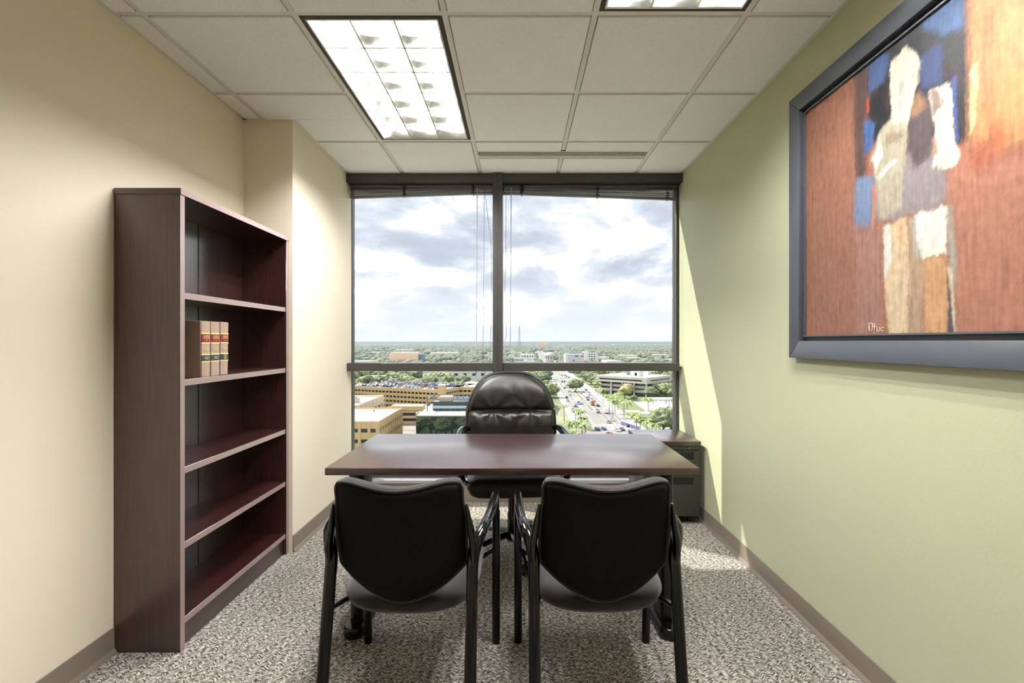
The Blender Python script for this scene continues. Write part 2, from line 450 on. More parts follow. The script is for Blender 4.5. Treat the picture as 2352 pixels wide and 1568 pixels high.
# slot diffuser
sd = empty('slot_diffuser', ((GX[2] + GX[4]) / 2, (SLOT[0] + SLOT[1]) / 2, ZC), 0, 'long white slot air diffuser with dark slots in the ceiling', 'air vent')
hx = .61 - TW - .003
MB().box(-hx, hx, -.045, .04, .002, .03).build('plenum', M['dark'], sd)
for y0, y1, m in ((-.05, -.036, 'tee'), (-.014, -.004, 'tee'), (.016, .024, 'tee'), (.036, .043, 'tee')):
    MB().box(-hx, hx, y0, y1, -.003, .002).build('slot_bar', M[m], sd)

# ------------------------------------------------------------------ blinds
def blind(x0, x1, drop0, drop1, wand_x, cord_x, knots, label, extra_cord):
    """raised blind: drop0/drop1 = height of the bottom rail at the two ends"""
    root = empty('venetian_blind', ((x0 + x1) / 2, 3.808, 2.506), 0, label, 'blind', 'raised metal venetian blinds')
    y = 3.808
    MB().box(x0, x1, y - .012, y + .013, 2.484, 2.506).build('headrail', M['blind'], root, world=True, bevel=.002, seg=1)
    b = MB(); n = 14; N = 24; rr = random.Random(int(x0 * 100))
    for i in range(n):
        t = (i + .5) / n; ph = rr.random() * 6
        for k in range(N):
            xa, xb = x0 + .004 + (x1 - x0 - .008) * k / N, x0 + .004 + (x1 - x0 - .008) * (k + 1) / N
            def zz(x):
                e = (x - x0) / (x1 - x0); lo = drop0 + (drop1 - drop0) * e + .024
                return 2.482 + (lo - 2.482) * t + .0016 * math.sin(ph + x * (5 + i % 3))
            def yy(x): return .0025 * math.sin(ph * 2 + x * 4)
            za, zb = zz(xa), zz(xb); ya, yb = yy(xa), yy(xb)
            b.hexa([(xa, y - .0135 + ya, za - .0018), (xb, y - .0135 + yb, zb - .0018), (xa, y + .012 + ya, za), (xb, y + .012 + yb, zb),
                    (xa, y - .0135 + ya, za), (xb, y - .0135 + yb, zb), (xa, y + .012 + ya, za + .0012), (xb, y + .012 + yb, zb + .0012)])
    tag(b.build('slat_stack', M['blind'], root, world=True, smooth=True), kind='stuff')
    h = .021
    MB().hexa([(x0 + .003, y - .014, drop0), (x1 - .003, y - .014, drop1), (x0 + .003, y + .012, drop0), (x1 - .003, y + .012, drop1),
               (x0 + .003, y - .014, drop0 + h), (x1 - .003, y - .014, drop1 + h), (x0 + .003, y + .012, drop0 + h), (x1 - .003, y + .012, drop1 + h)]
              ).build('bottom_rail', M['blind'], root, world=True, bevel=.003)
    for kx in knots:
        e = (kx - x0) / (x1 - x0); lo = drop0 + (drop1 - drop0) * e
        b = MB()
        for q in range(9):                                # bunched ladder cords
            zq = lo + .012 + (2.492 - lo - .012) * q / 8
            pts = cr([(kx + rr.uniform(-.016, .016), y - .018 - rr.random() * .006, zq + rr.uniform(-.008, .008)) for _ in range(5)], 3)
            b.sweep(pts, .0022, 5)
        b.build('ladder_cord', M['frame_in'], root, world=True, smooth=True)
        MB().lathe([(.002, lo - .012), (.005, lo - .008), (.005, lo - .002), (.003, lo + .002)], (kx, y - .004, 0), 8).build('cord_clip', M['wand'], root, world=True, smooth=True)
    MB().sweep([(wand_x, y - .022, 2.48), (wand_x - .004, y - .024, 1.6), (wand_x - .008, y - .026, .99)], .0032, 6).build('tilt_wand', M['wand'], root, world=True, smooth=True)
    for pts in extra_cord:
        MB().sweep(cr(pts, 6), .0016, 5).build('pull_cord', M['cord'], root, world=True, smooth=True)
    return root
yc = 3.782
blind(XC + .006, MX0 - .002, 2.398, 2.436, -.325, 0, (-.905, -.355), 'raised grey metal blind over the left window half, sagging at the cream wall',
      [[(-.268, yc, 2.48), (-.272, yc, 1.8), (-.278, yc, 1.2), (-.282, yc, .95)],
       [(-.266, yc, 2.47), (-.235, yc, 2.2), (-.215, yc, 2.05), (-.213, yc, 1.5), (-.225, yc, 1.12), (-.25, yc, 1.06), (-.268, yc, 1.0)]])
blind(MX1 + .002, XR - .024, 2.432, 2.384, -.055, 0, (.03, .63, 1.185), 'raised grey metal blind over the right window half, sagging at the green wall',
      [[(-.096, yc, 2.48), (-.098, yc, 1.9), (-.108, yc, 1.6), (-.092, yc, 1.35), (-.105, yc, 1.26)], [(1.232, yc, 2.48), (1.226, yc, 1.6), (1.213, yc, .6)]])

# ------------------------------------------------------------------ bookcase and books
BX0, BX1, BY0, BY1, BH = XL + .003, -1.368, 1.933, 2.845, 1.882
bk = empty('bookcase', ((BX0 + BX1) / 2, (BY0 + BY1) / 2, 0), 0, 'tall dark mahogany bookcase with five open bays against the cream wall', 'bookcase')
T = .026
def bp(name, m, *a, bevel=.0012): return MB().box(*a).build(name, m, bk, world=True, bevel=bevel, seg=1)
EB = .0022
bp('side_panel', M['wood_z'], BX0, BX1 - EB, BY0, BY0 + T, 0, BH - T)
bp('side_panel', M['wood_z'], BX0, BX1 - EB, BY1 - T, BY1, 0, BH - T)
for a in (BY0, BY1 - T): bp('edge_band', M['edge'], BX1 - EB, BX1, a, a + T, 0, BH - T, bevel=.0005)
bp('top_panel', M['wood_y'], BX0, BX1 + .004 - EB, BY0 - .002, BY1, BH - T, BH)
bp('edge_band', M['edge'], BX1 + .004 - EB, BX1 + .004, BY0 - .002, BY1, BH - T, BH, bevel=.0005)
back = bp('back_panel', M['wood_z'], BX0, BX0 + .008, BY0 + T, BY1 - T, .02, BH - T)
for s in (.14, .47): MB().box(BX0 + .008, BX0 + .0095, BY0 + T + s, BY0 + T + s + .004, .02, BH - T).build('back_seam', M['dark'], back, world=False).location = (0, 0, 0)
for c in back.children: c.matrix_local = Matrix.Translation(-wloc(bk))
for z in (1.461, 1.103, .742, .433, .125):
    s = bp('shelf', M['wood_y'], BX0 + .008, BX1 - .006 - EB, BY0 + T, BY1 - T, z - T, z)
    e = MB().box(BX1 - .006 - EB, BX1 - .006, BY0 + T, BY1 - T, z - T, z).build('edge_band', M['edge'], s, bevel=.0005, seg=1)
    e.matrix_local = Matrix.Translation(-wloc(bk))
bp('kick_plate', M['wood_y'], BX1 - .04, BX1 - .02, BY0 + T, BY1 - T, 0, .125 - T)
pins = MB()
for x in (BX0 + .06, BX1 - .05):
    for k in range(44):
        z = .2 + k * .036
        if all(abs(z - q + .013) > .03 for q in (1.461, 1.103, .742, .433)):
            pins.lathe([(.0024, BY1 - T - .0006), (.0024, BY1 - T + .001)], (x, 0, z), 6, 'y')
tag(pins.build('pin_hole', mat('pin_hole_brown', C(96, 70, 58), .7), bk, world=True), kind='stuff')  # small brown discs mark the shelf pin holes
for x in (BX0 + .07, BX1 - .07):
    MB().lathe([(.007, BY1 - T - .001), (.006, BY1 - T + .001)], (x, 0, 1.795), 12, 'y').build('cam_cover', mat('brown_cam_cover', C(92, 74, 62), .5), bk, world=True)

M['bk_cover'] = mat('tan_book_cloth', C(166, 142, 126), .55, bump=(600, .15, .001))
M['bk_red'] = mat('red_title_label', C(126, 32, 38), .45)
M['bk_dark'] = mat('slate_volume_label', C(48, 58, 68), .45)
M['gold'] = mat('gold_foil', C(246, 226, 140), .35, .25)
M['paper'] = mat('page_block', C(225, 215, 195), .8, var=(90, C(200, 190, 170), (1, 30, 1)))
def text_part(txt, size, parent, x, y, z, m, rot):
    cu = bpy.data.curves.new('lettering', 'FONT'); cu.body = txt; cu.size = size; cu.align_x = 'CENTER'; cu.align_y = 'CENTER'
    cu.extrude = .0002; cu.space_line = .95; cu.resolution_u = 2
    to = bpy.data.objects.new('lettering_tmp', cu); col.objects.link(to)
    dg = bpy.context.evaluated_depsgraph_get(); dg.update()
    me = bpy.data.meshes.new_from_object(to.evaluated_get(dg)); bpy.data.objects.remove(to)
    o = bpy.data.objects.new('lettering', me); me.materials.clear(); me.materials.append(m); col.objects.link(o); o.parent = parent
    o.location = (x, y, z); o.rotation_euler = rot; return o
def book(y0, thick, lean, vol, low, label):
    h, d = .247, .175
    root = empty('law_book', (-1.39, y0, 1.1035), 0, label, 'book', 'law books on the second shelf')
    root.rotation_euler = (lean, 0, 0); root.location.z += abs(lean) * thick
    b = MB(); t = .003
    b.box(-d, 0, 0, t, 0, h); b.box(-d, 0, thick - t, thick, 0, h)
    b.prism([(-.004, t), (.003, t), (.0055, thick * .3), (.006, thick / 2), (.0055, thick * .7), (.003, thick - t), (-.004, thick - t)], 'z', 0, h)
    b.build('cover', M['bk_cover'], root, bevel=.0008, seg=1)
    MB().box(-d + .004, -.005, t, thick - t, .003, h - .004).build('page_block', M['paper'], root)
    def band(name, m, z0, z1, o=.0004):
        yy = [.002, thick * .3, thick / 2, thick * .7, thick - .002]; xx = [.003, .0055, .006, .0055, .003]
        MB().prism([(a + o, c) for a, c in zip(xx, yy)] + [(a - .001, c) for a, c in zip(xx[::-1], yy[::-1])], 'z', z0, z1).build(name, m, root)
    for z0 in (.0, ): pass
    band('title_label', M['bk_red'], .153, .189); band('volume_label', M['bk_dark'], .070, .096)
    for z in (.189, .1465, .096, .0635): band('gold_band', M['gold'], z + .0005, z + .006, .0007)
    R = (math.pi / 2, 0, math.pi / 2); xf = .0075
    text_part('FLORIDA\nSTATUTES\n' + vol, .0096, root, xf, thick / 2, .171, M['gold'], R)
    text_part('2018', .0165, root, xf, thick / 2, .122, M['gold'], R)
    text_part(low, .0066 if low.count('\n') < 2 else .0056, root, xf, thick / 2, .083, M['gold'], R)
    return root
book(2.088, .061, 0, '4', 'CHAPTERS\n440-627', 'tan law book lettered 2018, nearest the bookcase side panel')
book(2.153, .064, 0, '5', 'CHAPTERS\n628-960', 'middle one of the three tan law books lettered 2018')
book(2.220, .062, -.02, '6', 'CHAPTER\n961-1013\nTABLES\nINDEX', 'rightmost tan law book lettered 2018, with four lines on its lower label')

# ------------------------------------------------------------------ painting
def painting():
    y0, y1, z0, z1 = .74, 2.215, 1.185, 2.372           # outer frame on the green wall
    root = empty('framed_painting', (XR, (y0 + y1) / 2, z0), 0, 'large abstract painting in rust, navy and white in a slate grey frame', 'painting')
    fw, xf = .078, XR - .034
    for nm, a in (('frame_rail', ((y0, z0), (y1, z0), (y1 - fw, z0 + fw), (y0 + fw, z0 + fw))), ('frame_rail', ((y0, z1), (y1, z1), (y1 - fw, z1 - fw), (y0 + fw, z1 - fw))),
                  ('frame_rail', ((y0, z0), (y0, z1), (y0 + fw, z1 - fw), (y0 + fw, z0 + fw))), ('frame_rail', ((y1, z0), (y1, z1), (y1 - fw, z1 - fw), (y1 - fw, z0 + fw)))):
        MB().prism(list(a), 'x', XR - .0005, xf).build(nm, M['frame'], root, world=True, bevel=.003)
    iw = .018; a0, a1, b0, b1 = y0 + fw, y1 - fw, z0 + fw, z1 - fw
    for q in (((a0, b0), (a1, b0), (a1 - iw, b0 + iw), (a0 + iw, b0 + iw)), ((a0, b1), (a1, b1), (a1 - iw, b1 - iw), (a0 + iw, b1 - iw)),
              ((a0, b0), (a0, b1), (a0 + iw, b1 - iw), (a0 + iw, b0 + iw)), ((a1, b0), (a1, b1), (a1 - iw, b1 - iw), (a1 - iw, b0 + iw))):
        MB().prism(list(q), 'x', XR - .001, XR - .012).build('frame_liner', M['frame_in'], root, world=True)
    for q in (((a0 + iw, b0 + iw), (a1 - iw, b0 + iw), (a1 - iw - .006, b0 + iw + .006), (a0 + iw + .006, b0 + iw + .006)), ((a1 - iw, b0 + iw), (a1 - iw, b1 - iw), (a1 - iw - .006, b1 - iw - .006), (a1 - iw - .006, b0 + iw + .006)),
              ((a0 + iw, b1 - iw), (a1 - iw, b1 - iw), (a1 - iw - .006, b1 - iw - .006), (a0 + iw + .006, b1 - iw - .006))):
        MB().prism(list(q), 'x', XR - .001, XR - .022).build('inner_lip', M['frame'], root, world=True)
    # canvas with brushed colour fields
    cx = XR - .014; ca, cb, cz0, cz1 = a0 + iw, a1 - iw, b0 + iw, b1 - iw
    NU, NV = 330, 270
    def srgb(c): return Vector((lin(c[0]), lin(c[1]), lin(c[2])))
    def fb(x, y, s=0): return mnoise.fractal(Vector((x, y, s)), 1.0, 2.0, 4)
    def inpoly(x, y, pl):
        r = False; j = len(pl) - 1
        for i in range(len(pl)):
            xi, yi = pl[i]; xj, yj = pl[j]
            if (yi > y) != (yj > y) and x < (xj - xi) * (y - yi) / (yj - yi) + xi: r = not r
            j = i
        return r
    def soft(x, y, pl, e):
        k = 0
        for dx, dy in ((0, 0), (e, 0), (-e, 0), (0, e), (0, -e)): k += inpoly(x + dx, y + dy, pl)
        return k / 5
    # outlines noted on the photograph, laid onto the canvas plane; s, t in cm from its far lower corner
    def Q(X, Y):
        yy = cx * F / (1780 + X / 1.7817 - VPX)
        return ((cb - yy) * 100, (CAMH + (VPY - Y / 1.7817) * yy / F - cz0) * 100)
    notes = [
     ([130, -900, 335, -900, 335, 1370, 128, 1370], (158, 106, 84), 3), ([320, 200, 378, 100, 375, 720, 330, 760], (80, 60, 56), 1.5),
     ([375, 250, 520, 60, 690, -200, 780, -300, 792, 300, 790, 580, 735, 595, 540, 640, 380, 560], (15, 18, 27), 1.2),
     ([600, 95, 700, -200, 780, -300, 772, 110, 700, 140, 612, 122], (74, 104, 150), 1), ([580, 230, 680, 175, 690, 330, 600, 372], (48, 62, 104), 1),
     ([380, 260, 440, 205, 472, 230, 445, 330, 380, 392], (66, 90, 134), 1), ([362, 500, 405, 500, 400, 600, 366, 640], (66, 102, 156), .8),
     ([330, 730, 405, 715, 402, 930, 326, 930], (116, 136, 168), .8), ([790, -500, 1900, -900, 1900, 700, 1019, 560, 900, 620, 800, 580, 808, 300], (206, 148, 90), 2),
     ([690, 700, 760, 600, 900, 640, 1900, 600, 1900, 1370, 740, 1370, 720, 900], (182, 122, 98), 2), ([880, 470, 960, 520, 925, 650, 870, 610], (190, 104, 62), 2), ([800, 600, 900, 560, 880, 700, 790, 680], (168, 92, 66), 2),
     ([1100, -300, 1900, -600, 1900, 300, 1150, 250], (222, 170, 112), 4), ([850, 60, 900, 20, 890, 420, 850, 480], (170, 118, 76), 2),
     ([330, 930, 442, 930, 442, 1370, 330, 1370], (166, 120, 106), 2), 
     ([520, 640, 700, 560, 700, 830, 600, 870, 500, 890, 410, 905, 405, 760], (150, 140, 142), 1.6),
     ([540, 480, 600, 400, 655, 380, 645, 640, 562, 690, 540, 600], (86, 74, 76), 1.2), ([545, 440, 590, 380, 625, 440, 562, 495], (146, 110, 82), .8),
     ([480, 490, 532, 480, 542, 520, 532, 650, 520, 850, 430, 900, 410, 740, 390, 650, 430, 540, 452, 510], (182, 172, 148), .8),
     ([395, 655, 430, 580, 444, 620, 412, 705], (234, 228, 210), .5), ([410, 722, 488, 650, 502, 660, 430, 735], (234, 228, 210), .4), ([450, 560, 520, 530, 524, 560, 452, 600], (150, 132, 112), .7),
     ([472, 262, 500, 230, 530, 192, 582, 212, 598, 240, 590, 330, 566, 395, 552, 470, 548, 505, 476, 505, 472, 380], (222, 212, 185), .5),
     ([510, 330, 530, 320, 520, 460, 500, 470], (176, 180, 168), .5), ([585, 280, 596, 250, 590, 330, 574, 350], (120, 112, 100), .4),
     ([630, 372, 690, 345, 716, 335, 726, 380, 726, 500, 736, 580, 756, 640, 740, 675, 690, 696, 645, 682, 652, 600, 662, 520, 640, 430], (236, 224, 202), .5),
     ([630, 372, 660, 360, 690, 420, 650, 475], (150, 130, 118), .6), ([640, 560, 664, 560, 668, 640, 645, 640], (170, 132, 112), .6), ([726, 320, 742, 300, 745, 580, 736, 570], (58, 84, 150), .4),
     ([800, 287, 830, 258, 826, 380, 812, 520, 792, 560], (226, 202, 142), .5), ([400, 770, 413, 770, 406, 930, 396, 930], (204, 128, 100), .3), ([372, 400, 381, 400, 379, 465, 371, 465], (180, 70, 50), .3),
     ([546, 900, 580, 885, 612, 1060, 602, 1370, 550, 1370], (186, 156, 128), .8), ([560, 900, 590, 900, 600, 1040, 570, 1060], (180, 186, 176), .8),
     ([445, 920, 542, 890, 546, 1100, 546, 1370, 465, 1370, 450, 1150], (226, 200, 162), .7), ([445, 920, 470, 912, 472, 1080, 452, 1150], (238, 235, 226), .5), ([490, 900, 530, 895, 530, 1000, 500, 990], (222, 182, 140), .6),
     ([610, 1060, 702, 1050, 706, 1250, 702, 1370, 610, 1370], (212, 162, 112), .8), ([570, 882, 680, 842, 702, 850, 702, 1040, 602, 1056, 582, 1000], (244, 239, 224), .5),
     ([704, 842, 726, 842, 746, 1060, 741, 1200, 712, 1080], (168, 162, 146), .6), ([702, 1100, 720, 1200, 736, 1370, 706, 1370, 705, 1200], (74, 74, 84), .4), ([706, 1080, 726, 1100, 746, 1360, 736, 1366, 716, 1200], (214, 198, 168), .35)]
    patches = [([Q(p[k], p[k + 1]) for k in range(0, len(p), 2)], c, e) for p, c, e in notes]
    polys = [(pl, srgb(c), e, min(p[0] for p in pl) - e - 3, max(p[0] for p in pl) + e + 3, min(p[1] for p in pl) - e - 3, max(p[1] for p in pl) + e + 3) for pl, c, e in patches]
    vs, cs, fs = [], [], []
    base = srgb((158, 98, 72))
    for i in range(NU + 1):
        for j in range(NV + 1):
            y, z = cb - (cb - ca) * i / NU, cz0 + (cz1 - cz0) * j / NV
            s, t = (cb - y) * 100, (z - cz0) * 100
            s2 = s + .7 * fb(s * .25, t * .06, 3) + .45 * fb(s * 1.1, t * .5, 9); t2 = t + 1.2 * fb(s * .3, t * .12, 5) + .5 * fb(s, t, 1)
            c = base.copy()
            for pl, pc, e, l, r, lo, hi in polys:
                if l < s2 < r and lo < t2 < hi:
                    k = soft(s2, t2, pl, e)
                    if k: c = c.lerp(pc, min(1, k * (1 + .14 * fb(s * .5, t * .2, 7))))
            g = 1 + .26 * fb(s * .9, t * .09, 11) + .2 * fb(s * .5, t * .4, 2) + .1 * fb(s * 2.2, t * 2.2, 4)
            c = c * max(.5, g); lum = c.x * .3 + c.y * .6 + c.z * .1; c = c.lerp(Vector((lum, lum, lum)), .06) * .62
            vs.append((cx - XR, y - root.location.y, z - z0)); cs += [min(c.x, .9), min(c.y, .9), min(c.z, .9), 1.0]
    for i in range(NU):
        for j in range(NV):
            a = i * (NV + 1) + j; fs.append((a, a + 1, a + NV + 2, a + NV + 1))
    me = bpy.data.meshes.new('canvas'); me.from_pydata(vs, [], fs)
    at = me.color_attributes.new('paint', 'FLOAT_COLOR', 'POINT'); at.data.foreach_set('color', cs)
    m = bpy.data.materials.new('oil_paint_canvas'); m.use_nodes = True; t_ = m.node_tree; b = t_.nodes['Principled BSDF']
    va = node(t_, 'ShaderNodeVertexColor', layer_name='paint'); t_.links.new(va.outputs[0], b.inputs['Base Color'])
    b.inputs['Roughness'].default_value = .45; b.inputs['Specular IOR Level'].default_value = .4
    tc_ = node(t_, 'ShaderNodeTexCoord'); nn = node(t_, 'ShaderNodeTexNoise', Scale=420.0, Detail=3.0); t_.links.new(tc_.outputs['Object'], nn.inputs['Vector'])
    bn = node(t_, 'ShaderNodeBump', Strength=.35, Distance=.003); t_.links.new(nn.outputs[0], bn.inputs['Height']); t_.links.new(bn.outputs[0], b.inputs['Normal'])
    me.materials.append(m); o = bpy.data.objects.new('canvas', me); col.objects.link(o); o.parent = root
    MB().box(cx + .001, XR - .0005, ca, cb, cz0, cz1).build('backing_board', M['frame_in'], root, world=True)
    # signature strokes (s, t in cm)
    sg = [[(377, 1330), (386, 1322), (388, 1354), (386, 1328), (397, 1321), (402, 1336), (398, 1354)], [(408, 1323), (409, 1345), (408, 1356), (411, 1338), (419, 1338), (418, 1355)],
          [(430, 1341), (425, 1342), (423, 1352), (429, 1355), (433, 1348), (430, 1341)], [(436, 1341), (443, 1340), (442, 1347), (437, 1354), (450, 1353)]]
    b = MB()
    for st in sg: b.sweep(cr([(cx - .0012, cb - Q(X, Y)[0] / 100, cz0 + Q(X, Y)[1] / 100) for X, Y in st], 4), .0012, 5)
    b.build('signature', mat('cream_paint_stroke', C(225, 205, 180), .5), root, world=True)
painting()

# ------------------------------------------------------------------ desk
dk = empty('desk', (-.024, 2.325, 0), 0, 'mahogany laminate desk with black metal T legs in front of the window', 'desk')
DX0, DX1, DY0, DY1, DZ = -.795, .747, 1.960, 2.690, .740
MB().box(DX0, DX1, DY0, DY1, DZ - .03, DZ).build('desktop', M['wood_x'], dk, world=True, bevel=.003)
def rrect(cx, cy, hx, hy, r, n=6):
    o = []
    for sx, sy, a0 in ((1, 1, 0), (-1, 1, 90), (-1, -1, 180), (1, -1, 270)):
        for k in range(n + 1):
            a = math.radians(a0 + 90 * k / n); o.append((cx + sx * (hx - r) + r * math.cos(a), cy + sy * (hy - r) + r * math.sin(a)))
    return o
for x in (-.700, .645):
    leg = MB().prism(rrect(x, 2.135, .029, .078, .022), 'z', .045, DZ - .045).build('leg', M['black_metal'], dk, world=True, smooth=True)
    MB().prism(rrect(x, 2.30, .045, .30, .044), 'z', .004, .05).build('foot', M['black_metal'], dk, world=True, bevel=.008, seg=3)
    MB().box(x - .03, x + .03, 2.02, 2.63, DZ - .045, DZ - .03).build('top_bracket', M['black_metal'], dk, world=True)
    for yy in (2.04, 2.56): MB().lathe([(.012, 0), (.012, .006)], (x, yy, 0), 10).build('glide', M['rubber'], dk, world=True)
MB().box(-.67, .615, 2.20, 2.23, DZ - .085, DZ - .045).build('cross_rail', M['black_metal'], dk, world=True, bevel=.003)

# ------------------------------------------------------------------ pedestal cabinet
cb_ = empty('file_cabinet', (1.058, 3.5, 0), 0, 'small charcoal file pedestal with mahogany top in the corner by the green wall', 'cabinet')
CX0, CX1, CY0, CY1 = .862, 1.252, 3.285, 3.715
MB().box(CX0 - .004, CX1 + .004, CY0 - .012, CY1 + .004, .545, .575).build('cabinet_top', M['wood_x'], cb_, world=True, bevel=.003)
MB().box(CX0, CX1, CY0 + .018, CY1, .05, .545).build('body', M['cab'], cb_, world=True, bevel=.003)
rail = MB().box(CX0, CX1, CY0, CY0 + .018, .514, .543).build('lock_rail', M['cab'], cb_, world=True, bevel=.002)
lk = MB().lathe([(.009, -.002), (.009, .004), (.006, .0045)], (0, 0, 0), 14, 'y').build('lock', M['chrome'], rail)
lk.location = (CX1 - .075 - wloc(cb_).x, CY0 - wloc(cb_).y - .0035, .5285)
def drawer(z0, z1):
    d = MB()
    # front with a finger pull recessed along the top edge
    d.box(CX0 + .002, CX1 - .002, CY0, CY0 + .018, z0, z1 - .062)
    d.box(CX0 + .002, CX0 + .045, CY0, CY0 + .018, z1 - .062, z1 - .012); d.box(CX1 - .045, CX1 - .002, CY0, CY0 + .018, z1 - .062, z1 - .012)
    d.box(CX0 + .002, CX1 - .002, CY0, CY0 + .018, z1 - .012, z1)
    o = d.build('drawer', M['cab'], cb_, world=True)
    h = MB().box(CX0 + .045, CX1 - .045, CY0 + .0165, CY0 + .0175, z1 - .062, z1 - .012)
    h.prism([(CX1 - .045, z1 - .012), (CX1 - .045, z1 - .061), (CX1 - .085, z1 - .012)], 'y', CY0 + .009, CY0 + .016)
    ho = h.build('finger_pull', M['cab_dark'], o); ho.matrix_local = Matrix.Translation(-wloc(cb_))
drawer(.342, .508); drawer(.058, .336)
for x in (CX0 + .05, CX1 - .05):
    for y in (CY0 + .06, CY1 - .06):
        MB().lathe([(.022, -.012), (.025, -.008), (.025, .008), (.022, .012)], (x, y, .025), 14, 'x').build('caster', M['rubber'], cb_, world=True, smooth=True)

# ------------------------------------------------------------------ executive chair
def exec_chair():
    root = empty('executive_chair', (-.03, 2.87, 0), math.radians(4), 'high backed black leather swivel chair behind the desk', 'chair')
    # back: arch outline, padded in two tiers with a pinched seam and radiating wrinkles
    W = [(.46, .235), (.55, .268), (.66, .282), (.76, .286), (.84, .278), (.91, .258), (.97, .226), (1.02, .176), (1.05, .115), (1.066, .0)]
    def hw(z):
        for (za, wa), (zb, wb) in zip(W[:-1], W[1:]):
            if za <= z <= zb: return wa + (wb - wa) * (z - za) / (zb - za)
        return W[-1][1]
    z0, z1 = .47, 1.062
    def shape(u, v, inset, front, back, wr):
        z = z0 + (z1 - z0) * (v + 1) / 2; zs = z0 + inset + (z1 - z0 - 2 * inset) * (v + 1) / 2
        # squash columns under the arch so that the top edge follows the curve
        x = u * (.297 - inset)
        top = 1.066 - inset - .175 * abs(u) ** 3.2 - .05 * abs(u) ** 8
        bot = z0 + inset + .05 * abs(u) ** 6
        zz = bot + (top - bot) * (v + 1) / 2
        x *= 1 - .05 * max(0, -v) ** 2 - .03 * max(0, v) ** 3
        lean = .205 + (zz - .5) * .10 + .02 * (1 - u * u)
        e = (1 - abs(u) ** 10) ** .5 * (1 - abs(v) ** 10) ** .5
        f = front * e
        if wr:
            s = zz - .818
            f -= .034 * math.exp(-(s / .016) ** 2) * (1 - .6 * abs(u) ** 4)
            f += .018 * math.exp(-((s - .10) / .09) ** 2) + .012 * math.exp(-((s + .08) / .06) ** 2)
            ang = math.atan2(s * 1.2, (abs(u) - .42) * .28)
            dist = math.hypot(s, max(0, abs(u) - .42) * .28)
            f += .0055 * math.exp(-dist / .09) * math.sin(ang * 7 + (1.3 if u > 0 else 0)) * min(1, dist / .02) * e
            if s < 0: f += .006 * math.sin(u * 22 + 2 * mnoise.noise(Vector((u * 3, 0, 2)))) * math.exp(-(-s) / .07) * min(1, -s / .01) * e
            f += .003 * mnoise.noise(Vector((u * 5, zz * 16, 1))) * e
        return (x, lean - f, zz), (x, lean + back * e, zz)
    MB().pillow(lambda u, v: shape(u, v, 0, .045, .05, False), 36, 36).build('backrest', M['leather'], root, smooth=True, angle=75)
    MB().pillow(lambda u, v: shape(u, v, .013, .066, -.03, True), 84, 84).build('back_cushion', M['leather'], root, smooth=True, angle=80)
    rim = []
    for k in range(61):
        t = k / 60; v = -1 + 2 * min(1, t / .3) if t < .3 else (1 if t < .7 else 1 - 2 * (t - .7) / .3)
        u = -1 if t < .3 else (-1 + 2 * (t - .3) / .4 if t < .7 else 1)
        a, b = shape(u * .99, v * .99, .010, .05, .0, False); rim.append((a[0], a[1] - .012, a[2]))
    MB().sweep(cr(rim, 2), .0038, 6).build('piping', M['black_plastic'], root, smooth=True)
    def seat(u, v):
        x, y = rc(u, v, .12, 8); e = (1 - abs(u) ** 8) ** .5 * (1 - abs(v) ** 8) ** .5
        px, py = x * .272, -.045 + y * .25
        return (px, py, .462 + e * (.062 - .012 * (1 - u * u) * (v > -.3)) ), (px, py, .462 - e * (.06 - .012 * v))
    MB().pillow(seat, 30, 30).build('seat', M['leather'], root, smooth=True, angle=75)
    MB().box(-.16, .16, -.15, .2, .375, .405).build('seat_plate', M['black_metal'], root, bevel=.006)
    MB().sweep(cr([(0, .12, .39), (0, .24, .40), (0, .285, .47), (0, .282, .62)], 5), .02, 8, (.35, 2.2)).build('back_spine', M['black_metal'], root, smooth=True)
    for s in (-1, 1):
        p = cr([(s * .262, .205, .70), (s * .300, .14, .715), (s * .312, .02, .708), (s * .315, -.12, .690), (s * .312, -.215, .655), (s * .305, -.245, .58), (s * .298, -.20, .50), (s * .27, -.10, .44), (s * .14, -.03, .395)], 6)
        MB().sweep(p, lerpr([.018, .024, .025, .024, .021, .018, .017, .016, .014], len(p)), 12, (.72, 1.1)).build('armrest', M['black_plastic'], root, smooth=True)
    MB().lathe([(.022, .30), (.022, .385)], n=18).build('gas_lift', M['chrome'], root, smooth=True)
    MB().lathe([(.03, .12), (.034, .125), (.034, .235), (.03, .24), (.03, .345), (.027, .35)], n=20).build('column_cover', M['black_plastic'], root, smooth=True)
    base = MB().lathe([(.035, .07), (.05, .085), (.05, .11), (.036, .13)], n=20).build('base_hub', M['black_plastic'], root, smooth=True)
    for k in range(5):
        a = math.radians(-80 + 72 * k); c, s = math.cos(a), math.sin(a)
        pts = [(c * r, s * r, z) for r, z in ((.02, .108), (.09, .106), (.18, .092), (.27, .074), (.305, .068))]
        MB().sweep(cr(pts, 3), lerpr([.03, .027, .022, .018, .013], 13), 10, (.75, 1.0)).build('base_leg', M['black_plastic'], root, smooth=True)
        cc = MB(); q = Vector((c * .295, s * .295, 0)); tdir = Vector((-s, c, 0))
        for sg in (-1, 1):
            c0 = q + tdir * sg * .016
            cc.sweep([c0 - tdir * .010 + Vector((0, 0, .0272)), c0 + tdir * .010 + Vector((0, 0, .0272))], .027, 16)
        cc.sweep([q + Vector((0, 0, .03)), q + Vector((0, 0, .075))], .007, 8)
        cc.build('caster', M['rubber'], root, smooth=True)
exec_chair()

